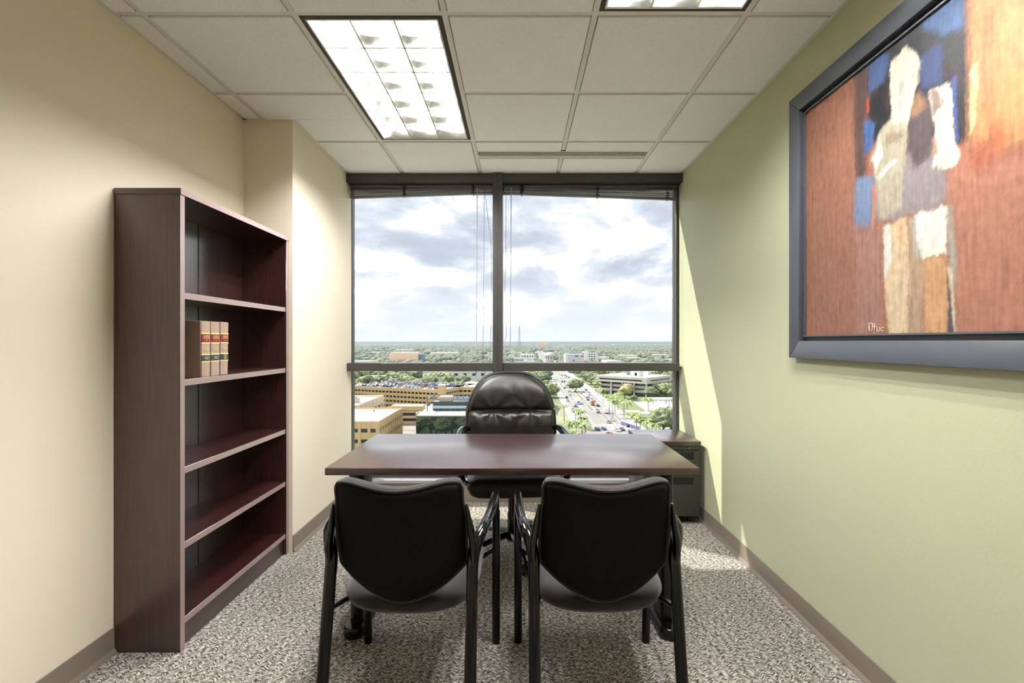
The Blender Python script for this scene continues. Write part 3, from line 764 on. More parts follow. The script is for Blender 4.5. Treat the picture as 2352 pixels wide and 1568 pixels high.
# ------------------------------------------------------------------ guest chairs
def guest_chair(loc, label):
    root = empty('guest_chair', loc, 0, label, 'chair', 'black guest armchairs facing the desk')
    def yb(z): return -.225 - (z - .45) * .26
    def Pt(u, v, g=0.0):
        x_, v_ = rc(u, v, .15 if v > 0 else .02, 8)
        zt = .838 + .012 * math.cos(math.pi * u) * -1 - g; zb = .447 + .112 * abs(u) ** 1.8 + g
        z = zb + (zt - zb) * (v_ + 1) / 2
        wv = .204 - .008 * math.exp(-((v_ - .55) / .3) ** 2)
        x = x_ * (wv - g); y = yb(z) + .055 * u * u
        return x, y, z
    def e_(u, v, p=12): return (1 - abs(u) ** p) ** .5 * (1 - abs(v) ** p) ** .5
    def cushion(u, v):
        x, y, z = Pt(u, v); e = e_(u, v, 8); return (x, y + .026 + .05 * e, z + .02 * e * max(0, v) ** 4), (x, y + .018 - .010 * e, z)
    MB().pillow(cushion, 34, 30).build('back_cushion', M['fabric'], root, smooth=True, angle=80)
    def shell(u, v):
        x, y, z = Pt(u, v, .005); e = e_(u, v, 20); return (x, y + .016, z), (x, y + .010 - .012 * e, z)
    MB().pillow(shell, 34, 30).build('back_shell', M['fabric_back'], root, smooth=True, angle=80)
    rim = []
    for i in range(80):
        t = i / 80 * 4; k = int(t); f = t - k
        u, v = [(-1 + 2 * f, 1), (1, 1 - 2 * f), (1 - 2 * f, -1), (-1, -1 + 2 * f)][k]
        x, y, z = Pt(u, v, .003); rim.append((x, y + .008, z))
    rim.append(rim[0]); MB().sweep(rim, .0042, 6).build('piping', M['fabric'], root, smooth=True)
    def seat(u, v):
        x, y = rc(u, v, .10 if v > 0 else .34, 8 if v > 0 else 3.2); e = e_(u, v, 7)
        px, py = x * .226, .035 + y * .25
        zc_ = .425 - .025 * max(0, v) ** 3 + .012 * u * u
        return (px, py, zc_ + .034 * e), (px, py, zc_ - .034 * e)
    MB().pillow(seat, 30, 30).build('seat', M['fabric'], root, smooth=True, angle=80)
    for s in (-1, 1):
        MB().sweep([(s * .268, .300, 0), (s * .268, .296, .06), (s * .269, .275, .56)], .0165, 14).build('leg', M['black_metal'], root, smooth=True)
        p = cr([(s * .269, .275, .56), (s * .269, .268, .605), (s * .269, .235, .638), (s * .268, .15, .648), (s * .262, 0, .655), (s * .254, -.12, .662)], 6)
        MB().sweep(p, lerpr([.0165, .017, .0185, .0195, .0195, .018], len(p)), 14, (.85, 1.0)).build('armrest', M['black_plastic'], root, smooth=True)
        p = cr([(s * .254, -.115, .662), (s * .246, -.165, .655), (s * .232, -.195, .635), (s * .222, -.212, .60), (s * .2185, -.222, .565)], 6)
        br = MB().sweep(p, lerpr([.0175, .018, .020, .019, .0185], len(p)), 14).build('arm_bracket', M['black_plastic'], root, smooth=True)
        p = cr([(s * .222, -.218, .575), (s * .222, -.232, .64), (s * .212, -.238, .70), (s * .203, -.245, .765)], 5)
        MB().sweep(p, lerpr([.015, .017, .013, .004], len(p)), 12, (.75, 1.3)).build('bracket_wing', M['black_plastic'], br, smooth=True)
        MB().sweep([(s * .2185, -.222, .57), (s * .2185, -.28, .30), (s * .2185, -.345, 0)], .018, 14).build('leg', M['black_metal'], root, smooth=True)
        MB().sweep(cr([(s * .2185, -.248, .445), (s * .208, -.17, .425), (s * .19, -.07, .405), (s * .18, .15, .392), (s * .268, .285, .40)], 5), .0085, 8).build('seat_rail', M['black_metal'], root, smooth=True)
    return root
guest_chair((-.360, 1.70, 0), 'black fabric guest armchair on the left, nearer the bookcase')
guest_chair((.268, 1.705, 0), 'black fabric guest armchair on the right, nearer the painting wall')

# ================================================================== the city outside
GZ = -42.0                                            # street level below the office floor
O = {}
O['tan'] = mat('tan_stucco', C(197, 167, 122), .8, var=(.25, C(205, 177, 134)))
O['tan_pale'] = mat('pale_tan_stucco', C(206, 190, 164), .8)
O['roof'] = mat('white_roof_membrane', C(206, 202, 195), .8, var=(.12, C(180, 175, 168)))
O['white'] = mat('white_stucco', C(206, 204, 202), .75)
O['conc'] = mat('pale_concrete', C(182, 177, 169), .8)
O['conc_deck'] = mat('deck_concrete', C(174, 170, 163), .85, var=(.15, C(156, 152, 146)))
O['dglass'] = mat('dark_office_glass', C(40, 44, 54), .12, 0, .8)
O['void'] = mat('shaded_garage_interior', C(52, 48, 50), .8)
O['mglass'] = mat('mirror_curtain_glass', C(34, 50, 46), .03, .0, 1.0, coat=1.0, coat_r=.02)
O['steel'] = mat('grey_roof_steel', C(120, 126, 132), .5, .3)
O['asph'] = mat('sunlit_asphalt', C(122, 119, 118), .9, var=(.09, C(138, 135, 132)))
O['walk'] = mat('pale_sidewalk', C(184, 179, 171), .9)
O['paint'] = mat('white_road_paint', C(240, 240, 238), .8)
O['lawn'] = mat('lawn_grass', C(118, 126, 84), .9, var=(.3, C(98, 108, 72)))
O['kerb_wall'] = mat('purple_fence_panel', C(96, 92, 140), .7)
O['red_tile'] = mat('red_roof_tile', C(178, 106, 92), .8)
O['peach'] = mat('peach_stucco', C(226, 200, 172), .8)
O['yellow'] = mat('yellow_fascia', C(240, 200, 80), .6)
O['trunk'] = mat('palm_trunk', C(160, 150, 136), .9)
O['bark'] = mat('tree_bark', C(92, 82, 72), .9)
O['frond'] = mat('palm_frond', C(100, 122, 62), .6, var=(.6, C(142, 154, 92)))
O['leaf_a'] = mat('tree_leaf_green', C(88, 100, 70), .85, var=(.7, C(122, 132, 98)), bump=(1.4, .9, .6))
O['leaf_b'] = mat('tree_leaf_bright', C(108, 120, 80), .85, var=(.7, C(144, 150, 110)), bump=(1.4, .9, .6))
O['leaf_c'] = mat('tree_leaf_yellow', C(136, 136, 84), .85, var=(.7, C(160, 154, 106)), bump=(1.4, .9, .6))
O['leaf_d'] = mat('tree_blossom_pale', C(196, 178, 148), .85, var=(.7, C(170, 160, 124)), bump=(1.4, .9, .6))
O['canopy'] = mat('woodland_canopy', C(86, 94, 76), .9, var=(.05, C(124, 130, 106)))
O['pole'] = mat('galvanised_pole', C(190, 190, 190), .5, .4)

def ground_mat():
    m = bpy.data.materials.new('city_ground'); m.use_nodes = True; t = m.node_tree; b = t.nodes['Principled BSDF']; b.inputs['Roughness'].default_value = .95
    g = node(t, 'ShaderNodeNewGeometry')
    n1 = node(t, 'ShaderNodeTexNoise', Scale=.006, Detail=8.0, Roughness=.65); t.links.new(g.outputs['Position'], n1.inputs['Vector'])
    n2 = node(t, 'ShaderNodeTexVoronoi', Scale=.012); t.links.new(g.outputs['Position'], n2.inputs['Vector'])
    a = ramp(t, n1.outputs[0], [(.38, C(78, 92, 62)), (.52, C(112, 120, 86)), (.62, C(150, 148, 128)), (.72, C(196, 192, 182))])
    t.links.new(a, b.inputs['Base Color']); return m
O['ground'] = ground_mat()
flat_near = structure(tag(MB().box(-260, 260, 5, 59.9, GZ - 2, GZ).build('bounce_slab', O['walk']), 'unseen pale ground slab added to bounce light onto the ceiling', 'pavement'))  # added out of view to throw daylight up to the room's ceiling
structure(tag(MB().box(-16000, 16000, 60, 26000, GZ - 2, GZ).build('ground', O['ground']), 'flat green and grey city plain stretching to the horizon', 'ground'))

def flat(name, poly, z, m, label, cat, h=.3, parent=None):
    o = MB().prism(poly, 'z', GZ - .1, GZ + z).build(name, m, parent)
    if label: tag(o, label, cat, kind='structure')
    return o

# ---- boulevard
RX = lambda y: 45.0 + (y - 236.0) * .0239
def strip(x0, x1, ya, yb): return [(RX(ya) + x0, ya), (RX(ya) + x1, ya), (RX(yb) + x1, yb), (RX(yb) + x0, yb)]
road = flat('boulevard', strip(-13, 13, 110, 2600), .10, O['asph'], 'wide pale asphalt boulevard running straight to the horizon', 'road')
flat('cross_street', [(-20, 206), (230, 206), (230, 230), (-20, 230)], .09, O['asph'], 'wide pale street crossing the boulevard at the lights', 'road')
for x0, x1 in ((-17, -13), (13, 18)):
    for ya, yb in ((110, 205), (231, 2400)):
        MB().prism(strip(x0, x1, ya, yb), 'z', GZ, GZ + .22).build('sidewalk', O['walk'], road)
for ya, yb in ((300, 318), (355, 520), (560, 900)):
    md = MB().prism(strip(-1.6, 1.6, ya, yb), 'z', GZ, GZ + .25).build('median', O['walk'], road)
    MB().prism(strip(-1.1, 1.1, ya + .6, yb - .6), 'z', GZ + .25, GZ + .33).build('median_grass', O['lawn'], md)
for x in (-12.4, -9.2, -5.6, 2.2, 5.6, 9.2, 12.2):
    MB().prism(strip(x - .14, x + .14, 240, 1000), 'z', GZ + .1, GZ + .12).build('lane_line', O['paint'], road)
for y in (203.5, 235, 238.5):
    MB().prism(strip(-12.5, 12.5, y - .5, y + .5), 'z', GZ + .1, GZ + .12).build('stop_line', O['paint'], road)
for k in range(12):
    MB().prism(strip(-11.6 + k * 2.05, -10.6 + k * 2.05, 242.5, 248), 'z', GZ + .1, GZ + .12).build('crosswalk_bar', O['paint'], road)
flat('station_forecourt', [(66, 232), (190, 232), (190, 345), (66, 345)], .06, O['conc_deck'], 'pale concrete forecourt between the white canopies', 'pavement')
flat('verge', [(RX(232) + 18, 250), (76, 250), (88, 420), (RX(420) + 18, 420)], .12, O['lawn'], 'green grass verge beside the boulevard sidewalk', 'lawn')
flat('parking_lot', [(-92, 201), (-48, 201), (-48, 140), (-4, 140), (-4, 249), (-92, 249)], .06, mat('worn_asphalt', C(120, 112, 106), .9, var=(.2, C(146, 140, 132))), 'worn asphalt yard between the tan clinic and the glass block', 'pavement')

# ---- buildings
def banded(root, L, D, H, z_first, fh, sp_h, bay, pier, mw, mg, faces='FR', proud=.45, parapet=.9, roofm=None, nfl=3, solid_base=0.0, z_off=0.0):
    """core of glass or shade, proud spandrels and piers on the chosen faces; local front is y = 0"""
    MB().box(proud, L - proud, proud, D - proud, 0, H - .3).build('core', mg, root)
    MB().box(.1, L - .1, .1, D - .1, H - .3, H).build('roof', roofm or O['roof'], root)
    rim = MB(); t = .35
    rim.box(0, L, 0, t, H, H + parapet); rim.box(0, L, D - t, D, H, H + parapet); rim.box(0, t, t, D - t, H, H + parapet); rim.box(L - t, L, t, D - t, H, H + parapet)
    rim.build('parapet', mw, root)
    zs = [(H - z_first, H)] + [(H - z_first - fh * k + (fh - sp_h) - fh, H - z_first - fh * k - (fh - sp_h)) for k in range(nfl)]
    zs = [(H - z_first, H)]; ztop = H - z_first
    for k in range(nfl):
        zs.append((ztop - fh * (k + 1), ztop - fh * k - (fh - sp_h)))
    low = zs[-1][0]
    if low > 0.3: zs.append((0, max(.2, low - (fh - sp_h))))
    faces_geo = {'F': lambda a, b, z0, z1, p: (a, b, -p, proud + .05, z0, z1), 'R': lambda a, b, z0, z1, p: (L - proud - .05, L + p, a, b, z0, z1), 'L': lambda a, b, z0, z1, p: (-p, proud + .05, a, b, z0, z1)}
    for f in faces:
        ln = L if f == 'F' else D
        for z0, z1 in zs:
            if z1 - z0 > .05: MB().box(*faces_geo[f](0, ln, z0, z1, 0)).build('spandrel', mw, root)
        n = max(1, round(ln / bay)); first = None
        for k in range(n + 1):
            c = min(max(ln * k / n, pier / 2), ln - pier / 2)
            if first is None:
                first = MB().box(*faces_geo[f](-pier / 2, pier / 2, 0, H, .18)).build('pier', mw, root)
                first.location = (c, 0, 0) if f == 'F' else (0, c, 0)
            else: share(first, 'pier', (c, 0, 0) if f == 'F' else (0, c, 0), root)
def bldg(name, loc, rz, label, cat='building', group=None): return empty(name, loc, rz, label, cat, group)

# C: nearest tan clinic, roof edge at z = -27
c = bldg('clinic_building', (-92, 166, GZ), 0, 'tan stucco block with white flat roof and square windows, nearest the left wall')
banded(c, 43.5, 34, 15, 2.1, 3.7, 2.35, 3.45, 1.0, O['tan'], O['dglass'], 'FR', parapet=.5, nfl=3)
for x, y, s in ((22, 20, .5), (30, 14, .4), (26, 8, .5), (12, 22, .6), (34, 26, .4), (17, 27, .4)):
    MB().lathe([(s * .6, 15), (s * .6, 15.5), (s, 15.5), (s * .8, 15.9)], (x, y, 0), 10).build('roof_vent', O['steel'], c)
# B: building behind it with rooftop plant
c = bldg('plant_roof_building', (-122, 220, GZ), 0, 'tan flat roofed building with rooftop cooling units behind the nearest clinic')
banded(c, 48, 43, 13, 3.5, 3.8, 2.4, 6, 2.6, O['tan_pale'], O['dglass'], 'FR', parapet=.8, nfl=2)
for x, y, w_, d_, h_ in ((31, 16, 5, 5, 2.2), (36, 12, 3.2, 4, 3.2), (40, 14, 3.5, 3, 2.6), (28, 8, 4, 3, 1.5), (20, 24, 9, 8, 1.8)):
    u = MB().box(x, x + w_, y, y + d_, 13, 13 + h_).build('cooling_unit', O['conc'], c)
    MB().lathe([(w_ * .28, 13 + h_), (w_ * .3, 13.3 + h_)], (x + w_ / 2, y + d_ / 2, 0), 12).build('fan_guard', O['steel'], u)
# A: long tan parking garage, two wings and a stair tower
ga = bldg('parking_garage', (-106, 303, GZ), math.atan2(-25, 61.3), 'long tan parking garage with two rows of openings and a packed roof deck')
banded(ga, 66.5, 44, 15, 1.9, 2.75, 1.55, 2.68, .55, O['tan'], O['void'], 'FR', parapet=.0, roofm=O['conc_deck'], nfl=4)
gt = bldg('garage_tower', (-46.5, 276.5, GZ), 0, 'plain tan stair tower between the two garage wings')
MB().box(0, 4.0, 0, 5, 0, 17.6).build('tower_body', O['tan'], gt); MB().box(-.15, 4.15, -.15, 5.15, 17.6, 18.0).build('tower_cap', O['tan_pale'], gt)
gb = bldg('parking_garage', (-42.3, 298, GZ), math.atan2(-12, 75), 'right hand wing of the tan garage, seen beside the leather chair')
banded(gb, 54, 40, 15, 1.9, 2.75, 1.55, 2.68, .55, O['tan'], O['void'], 'F', parapet=.0, roofm=O['conc_deck'], nfl=4)
st = bldg('stair_tower', (-116, 300, GZ), 0, 'open tan stair tower at the far left end of the garage')
for k in range(7): MB().box(0, 8, 0, 6, k * 3.1 + 1.2, k * 3.1 + 2.6).build('landing_wall', O['tan'], st)
for x, y in ((0, 0), (7.2, 0), (0, 5.2), (7.2, 5.2)): MB().box(x, x + .8, y, y + .8, 0, 22).build('corner_post', O['tan'], st)
MB().box(1, 7, 1, 5, 0, 20).build('stair_core', O['void'], st); MB().box(-.2, 8.2, -.2, 6.2, 21.6, 22.2).build('tower_roof', O['tan_pale'], st)
# D: low deck in front of the garage
de = bldg('low_parking_deck', (-70, 250, GZ), 0, 'low two level tan parking deck in front of the garage')
banded(de, 46, 21, 7.4, 1.5, 2.9, 1.4, 9, .8, O['tan'], O['void'], 'FR', parapet=.5, roofm=O['conc_deck'], nfl=1)
MB().box(4, 20, -.6, 7, 7.4, 9.4).build('ramp_block', O['tan'], de); MB().box(4.3, 19.7, -.3, 6.7, 9.4, 9.5).build('ramp_roof', O['roof'], de)

# E: dark glass block with roof garden frame
e = bldg('glass_office_block', (-37.6, 176, GZ), 0, 'dark mirror glass block reflecting trees, with a grey roof frame')
MB().box(.15, 37.85, .15, 33.8, 0, 15.6).build('core', O['dglass'], e)
gp = None
for i in range(13):
    for j in range(5):
        if gp is None: gp = MB().box(0, 2.86, 0, .12, 0, 3.02).build('glass_panel', O['mglass'], e); gp.location = (0, 0, .3); continue
        share(gp, 'glass_panel', (i * 2.92, 0, .3 + j * 3.06), e)
sp_ = None
for i in range(11):
    for j in range(5):
        if sp_ is None: sp_ = MB().box(0, .12, 0, 3.0, 0, 3.02).build('glass_panel', O['mglass'], e); sp_.location = (-.1, .3, .3); continue
        share(sp_, 'glass_panel', (-.1, .3 + i * 3.06, .3 + j * 3.06), e)
MB().box(0, 38, 0, 34, 15.6, 16.0).build('roof', O['conc_deck'], e)
ph = MB().box(4.0, 22, 12, 23, 16, 19.6).build('penthouse', O['dglass'], e)
for k in range(9): MB().box(4.0 + k * 2.2, 4.12 + k * 2.2, 11.9, 12, 16, 18.2).build('penthouse_mullion', O['steel'], ph)
MB().box(4.0, 22, 11.2, 11.3, 17.0, 18.1).build('glass_rail', mat('pale_blue_glass', C(150, 180, 190), .1, 0, .8), e)
fr = MB()
for x in (2, 24): fr.box(x, x + .35, 10, 26, 20.6, 21.0); fr.box(x, x + .35, 10, 10.35, 16, 20.6); fr.box(x, x + .35, 25.6, 26, 16, 20.6)
for y in (10, 25.6): fr.box(2, 24.35, y, y + .35, 20.6, 21.0)
fr.build('roof_frame', O['steel'], e)
for k in range(8): MB().box(4.4 + k * 2.5, 4.6 + k * 2.5, 25.4, 25.7, 16, 20.6).build('frame_post', O['steel'], e)
for k in range(7): MB().box(4.7 + k * 2.5, 6.7 + k * 2.5, 25.2, 25.3, 17.2, 20.2).build('screen_panel', mat('pale_screen', C(200, 204, 208), .6) if k == 0 else bpy.data.materials['pale_screen'], e)
MB().box(6, 11, 15, 20, 19.6, 21.2).build('plant_box', O['tan_pale'], e)
for x, y in ((24, 6), (27, 14), (30, 22), (26, 28)): MB().box(x, x + 4, y, y + 2.6, 16, 17.4).build('roof_unit', O['conc'], e)

# F: long white building behind palms
f_ = bldg('white_warehouse', (-104, 520, GZ), 0, 'long white low building behind a row of palms, left of the mullion')
MB().box(0, 92, 0, 40, 0, 11).build('walls', O['white'], f_); MB().box(-.4, 92.4, -.4, 40.4, 11, 11.6).build('roof_edge', O['roof'], f_)
for k in range(9): MB().box(6 + k * 9.6, 9.5 + k * 9.6, -.12, .1, 6.0, 8.6).build('window', O['dglass'], f_)
# G: peach block with red roof
g_ = bldg('red_roofed_hall', (-243, 900, GZ), 0, 'peach block above a red roof skirt among the far trees')
MB().box(0, 54, 0, 40, 5, 20).build('upper_block', O['peach'], g_); MB().box(3, 51, 3, 37, 20, 22.5).build('upper_cap', O['peach'], g_); MB().box(.4, 53.6, .4, 39.6, 20, 20.4).build('roof', O['roof'], g_)
MB().hexa([(-12, -14, 0), (66, -14, 0), (-12, 50, 0), (66, 50, 0), (0, 0, 9), (54, 0, 9), (0, 40, 9), (54, 40, 9)]).build('red_roof_skirt', O['red_tile'], g_)
MB().box(54, 62, 6, 30, 0, 19).build('side_tower', mat('blue_grey_glass', C(96, 116, 148), .3), g_)
# I: pale office building set at an angle, with an overhanging top floor
i_ = bldg('concrete_office_building', (100, 369, GZ), 0, 'pale concrete office building with an overhanging top floor and ribbon windows')
i_.rotation_euler = (0, 0, math.atan2(30, 28))        # local x runs along the right face, local y along the left face
def ip(name, m, *a): return MB().box(*a).build(name, m, i_)
ip('core', O['dglass'], 3, 39, 3, 45, 0, 11.2)
ip('top_core', O['dglass'], .5, 40.5, .5, 47, 11.2, 14.4)
ip('overhang_band', O['conc'], 0, 41, 0, 47.5, 10.2, 11.9); ip('roof_band', O['conc'], 0, 41, 0, 47.5, 13.1, 15.0); ip('roof', O['roof'], .4, 40.6, .4, 47.1, 15.0, 15.15)
for z in (2.9, 6.4): ip('spandrel', O['conc'], 2.2, 39.6, 2.2, 45.6, z, z + 1.9)
for a in (0, 38.2): ip('corner_block', O['conc'], a, a + 2.8, -.01, .7, 11.5, 13.6)
ip('corner_block', O['conc'], -.01, .7, 0, 4.6, 11.5, 13.6); ip('corner_block', O['conc'], -.01, .7, 44, 47.5, 11.5, 13.6); ip('corner_block', O['conc'], -.01, 5.5, -.02, .7, 11.5, 13.6)
for y in (1.0, 11.5, 22, 32.5, 43): ip('column', O['conc'], .6, 1.8, y, y + 1.2, 0, 10.4)
for x in (11, 21, 31, 38.4): ip('column', O['conc'], x, x + 1.2, .6, 1.8, 0, 10.4)
p_ = ip('penthouse', O['white'], 9, 16, 12, 20, 15.15, 19.4); MB().box(8.9, 9.05, 14, 16, 15.6, 18).build('penthouse_door', O['dglass'], p_)
ip('stair_house', O['white'], 27, 32, 14, 19, 15.15, 20.2); ip('roof_screen', O['steel'], 17, 24, 24, 28, 15.15, 17.6)
# J and friends on the right
j_ = bldg('panelled_building', (77.6, 780, GZ), 0, 'grey building with red, blue and yellow facade panels and a thin mast')
MB().box(0, 30, 0, 24, 0, 22.4).build('walls', mat('blue_grey_wall', C(178, 184, 200), .7), j_)
MB().box(-.3, 4.2, -.3, 24.3, 0, 22.9).build('white_end_wall', O['white'], j_); MB().sweep([(.6, .2, 20), (.6, .2, 33)], .35, 6).build('mast', O['white'], j_)
for r in range(4):
    for k, (a, b_) in enumerate(((6, 11), (11.6, 15), (15.6, 20.5), (21, 25), (25.5, 29.6))):
        mm = {(0, 2): C(62, 84, 176), (0, 4): C(206, 70, 84), (1, 3): C(226, 196, 90), (2, 1): C(190, 62, 76)}.get((r, k))
        m_ = mat('panel_%d_%d' % (r, k), mm, .6) if mm else O['white']
        MB().box(a, b_, -.25, .05, 18.2 - r * 3.6, 20.4 - r * 3.6).build('facade_panel', m_, j_)
k_ = bldg('white_apartment_block', (131, 950, GZ), 0, 'white four storey block with dark square windows right of the mast')
MB().box(0, 25, 0, 22, 0, 20).build('walls', O['white'], k_); MB().box(0, 9, -1, 20, 0, 23).build('stair_bay', O['white'], k_); MB().box(25, 30, 2, 18, 0, 15).build('side_wing', O['white'], k_)
for r in range(4):
    for x in (9.8, 14.6, 19.6): MB().box(x, x + 2.6, -.15, .1, 3 + r * 4.6, 5.6 + r * 4.6).build('window', O['dglass'], k_)
l_ = bldg('white_arcade_building', (-7.5, 850, GZ), 0, 'stepped white building with arched windows near the mullion')
MB().box(0, 24, 0, 20, 0, 14).build('low_wing', O['white'], l_); MB().box(12, 36, 4, 24, 0, 20.6).build('upper_wing', O['white'], l_); MB().box(18, 40, -12, 0, 0, 9).build('front_wing', O['white'], l_)
for k in range(5): MB().lathe([(1.2, 3.8), (1.2, 4.1)], (15 + k * 4.6, 0, 16.5), 12, 'y').build('arched_window', O['dglass'], l_); 
for k in range(6): MB().box(2 + k * 2.6, 3.4 + k * 2.6, -.1, .1, 9, 11.5).build('window', O['dglass'], l_)
d_ = bldg('domed_hall', (66, 1000, GZ), 0, 'low pale domed hall beside the far boulevard')
MB().lathe([(9.5, 0), (9.5, 14), (10.5, 14.2), (8, 18), (4.5, 20.5), (1, 21.4), (.2, 21.6)], (0, 0, 0), 24).build('dome', O['conc'], d_, smooth=True)
for k in range(10): MB().box(9.4 * math.cos(k * .63) - .7, 9.4 * math.cos(k * .63) + .7, 9.4 * math.sin(k * .63) - .7, 9.4 * math.sin(k * .63) + .7, 8, 12).build('window', O['dglass'], d_)
h_ = bldg('peach_tower_block', (100, 2500, GZ), 0, 'wide peach block on the far horizon right of the mullion'); MB().box(0, 56, 0, 30, 0, 31).build('walls', O['peach'], h_); MB().box(8, 30, 4, 26, 31, 36).build('roof_house', O['peach'], h_); MB().box(40, 48, 4, 26, 31, 35).build('roof_house', O['peach'], h_)
# radio mast
r_ = bldg('radio_tower', (4.1, 1500, GZ), 0, 'thin lattice radio tower rising above the horizon', 'tower')
for sx, sy in ((-1, -1), (1, -1), (0, 1)): MB().sweep([(sx * 5.5, sy * 5.5, 0), (sx * 1.0, sy * 1.0, 91)], .32, 5).build('mast_leg', O['steel'], r_)
b = MB()
for k in range(14):
    t0 = k / 14; ra, rb = 5.5 - 4.5 * t0, 5.5 - 4.5 * (k + 1) / 14; za, zb = 91 * t0, 91 * (k + 1) / 14
    b.sweep([(-ra, -ra, za), (rb, -rb, zb)], .2, 4); b.sweep([(ra, -ra, za), (-rb, -rb, zb)], .2, 4); b.sweep([(-ra, -ra, za), (ra, -ra, za)], .2, 4)
b.build('lattice_brace', O['steel'], r_)
# K: white canopies of the service station
k_ = bldg('long_white_canopy', (86.0, 309, GZ), 0, 'long flat white canopy on posts below the concrete office building', 'canopy')
MB().box(0, 24, 0, 9, 5.2, 6.1).build('canopy_roof', O['white'], k_)
for x in (1, 12, 23): MB().box(x, x + .5, 1, 1.5, 0, 5.2).build('post', O['white'], k_); MB().box(x, x + .5, 7.5, 8, 0, 5.2).build('post', O['white'], k_)
k_ = bldg('gabled_white_shed', (79, 268, GZ), 0, 'white shed with two pitched roofs at the service station')
MB().box(0, 26, 2, 20, 0, 3).build('walls', O['white'], k_)
for k in range(2):
    x = k * 11
    MB().prism([(x, 3.2), (x + 5.5, 7.6), (x + 11, 3.2), (x + 10.4, 2.9), (x + 5.5, 6.9), (x + .6, 2.9)], 'y', 0, 20).build('gable_roof', O['white'], k_)
    MB().sweep([(x + 5.5, .3, 0), (x + 5.5, .3, 7)], .2, 5).build('gable_post', O['white'], k_)
    MB().sweep([(x + .8, .2, 3.2), (x + 10.2, .2, 3.2)], .18, 5).build('tie_beam', O['white'], k_)
for r in range(3):
    for k in range(4): MB().box(13 + k * 3.2, 14.4 + k * 3.2, 5 + r * 5, 6.4 + r * 5, 7.0, 8.0).build('roof_unit', O['white'], k_)
k_ = bldg('drive_through_canopy', (64.4, 250, GZ), 0, 'wide white drive through canopy nearest the mahogany cabinet top', 'canopy')
MB().box(0, 30, 0, 7, 4.6, 5.5).build('canopy_roof', O['white'], k_); MB().box(0, 30, -.4, 0, 1.2, 1.7).build('low_rail', O['white'], k_)
for x in (1, 8, 15, 22, 29): MB().box(x, x + .6, .3, .9, 0, 4.6).build('post', O['white'], k_)
k_ = bldg('yellow_edged_canopy', (57.6, 255, GZ), math.radians(-8), 'small white canopy with a yellow edge beside the palms', 'canopy')
MB().box(0, 7.4, 0, 6, 5.0, 5.8).build('canopy_roof', O['white'], k_); MB().box(-.05, 7.45, -.3, 0, 5.0, 5.45).build('yellow_edge', O['yellow'], k_)
for x in (.6, 6.4): MB().box(x, x + .4, 2, 2.4, 0, 5).build('post', O['white'], k_)
k_ = empty('purple_fence', (53.4, 248, GZ), math.atan2(-17, 5.2), 'purple and white panelled fence at the street corner', 'fence')
for k in range(6): MB().box(k * 3.0, k * 3.0 + 2.9, -.1, .1, .2, 2.0).build('fence_panel', O['kerb_wall'], k_); MB().box(k * 3.0, k * 3.0 + 2.9, -.14, .14, 2.0, 2.4).build('top_rail', O['white'], k_)

# small buildings scattered through the far trees
rb = random.Random(21); SM = []
O['cream_b'] = mat('cream_far_wall', C(226, 214, 196), .8); O['grey_b'] = mat('grey_far_wall', C(196, 198, 202), .8)
def small(px, py, wpx, hpx, k):
    d = F * (CAMH - GZ) / (py - VPY); q = P(px, py, GZ); w_, h_ = wpx * d / F, hpx * d / F
    m_, nm = ((O['white'], 'white'), (O['cream_b'], 'cream'), (O['grey_b'], 'pale grey'))[k % 3]
    r = empty('low_building', q, rb.uniform(-.2, .2), '%s flat roofed low building among the far trees %s of the mullion' % (nm, 'left' if px < 1142 else 'right'), 'building', '%s low buildings in the distance, %s' % (nm, 'left' if px < 1142 else 'right'))
    dp = max(20, w_ * 1.1); SM.append((q.x - 8, q.x + w_ + 8, q.y - 90 * (q.y / 900) ** 1.3, q.y + dp + 8))
    MB().box(0, w_, 0, dp, 0, h_).build('walls', m_, r); MB().box(-.3, w_ + .3, -.3, dp + .3, h_, h_ + .5).build('roof', O['roof'], r)
for k in range(84):
    py = 784 + 7 + 50 * rb.random() ** 1.5; sc = (py - 784) / 45
    px = rb.uniform(790, 1560)
    if abs(px - (1190 + F * RX(F * 43.26 / (py - 784)) / (F * 43.26 / (py - 784)))) < 8 + 30 * sc: continue
    small(px, py, rb.uniform(9, 30) * (.35 + .75 * sc), rb.uniform(2.2, 4.6) * (.5 + .7 * sc), k)
for a in ((1362, 846, 30, 9, 0), (1395, 842, 36, 12, 2), (1266, 799.5, 33, 4, 0), (1165, 812, 34, 3, 0), (826, 877, 58, 10, 0), (990, 815, 60, 5, 1), (905, 808, 40, 5, 0), (1420, 822, 46, 6, 1), (1500, 820, 40, 5, 1), (800, 842, 50, 12, 1)): small(*a)

# ---- cars
def car_mesh(nm, rgb):
    p = mat('car_paint_' + nm, rgb, .25, .1, .6, coat=.6)
    b = MB(); 
    b.m = 0; b.prism([(-2.2, .3), (2.2, .3), (2.25, .62), (2.15, .82), (1.0, .95), (-1.9, .98), (-2.25, .85)], 'y', -.88, .88)
    b.m = 1; b.hexa([(-1.9, -.8, .93), (1.05, -.8, .93), (-1.9, .8, .93), (1.05, .8, .93), (-1.35, -.62, 1.40), (.35, -.62, 1.40), (-1.35, .62, 1.40), (.35, .62, 1.40)])
    b.m = 0; b.box(-1.38, .38, -.64, .64, 1.39, 1.46)
    b.m = 2
    for x in (-1.35, 1.35):
        for y in (-.9, .72): b.lathe([(.33, y), (.33, y + .18)], (x, 0, .33), 10, 'y')
    o = b.build('car', [p, O['dglass'], M['rubber']]); me = o.data; bpy.data.objects.remove(o); return me
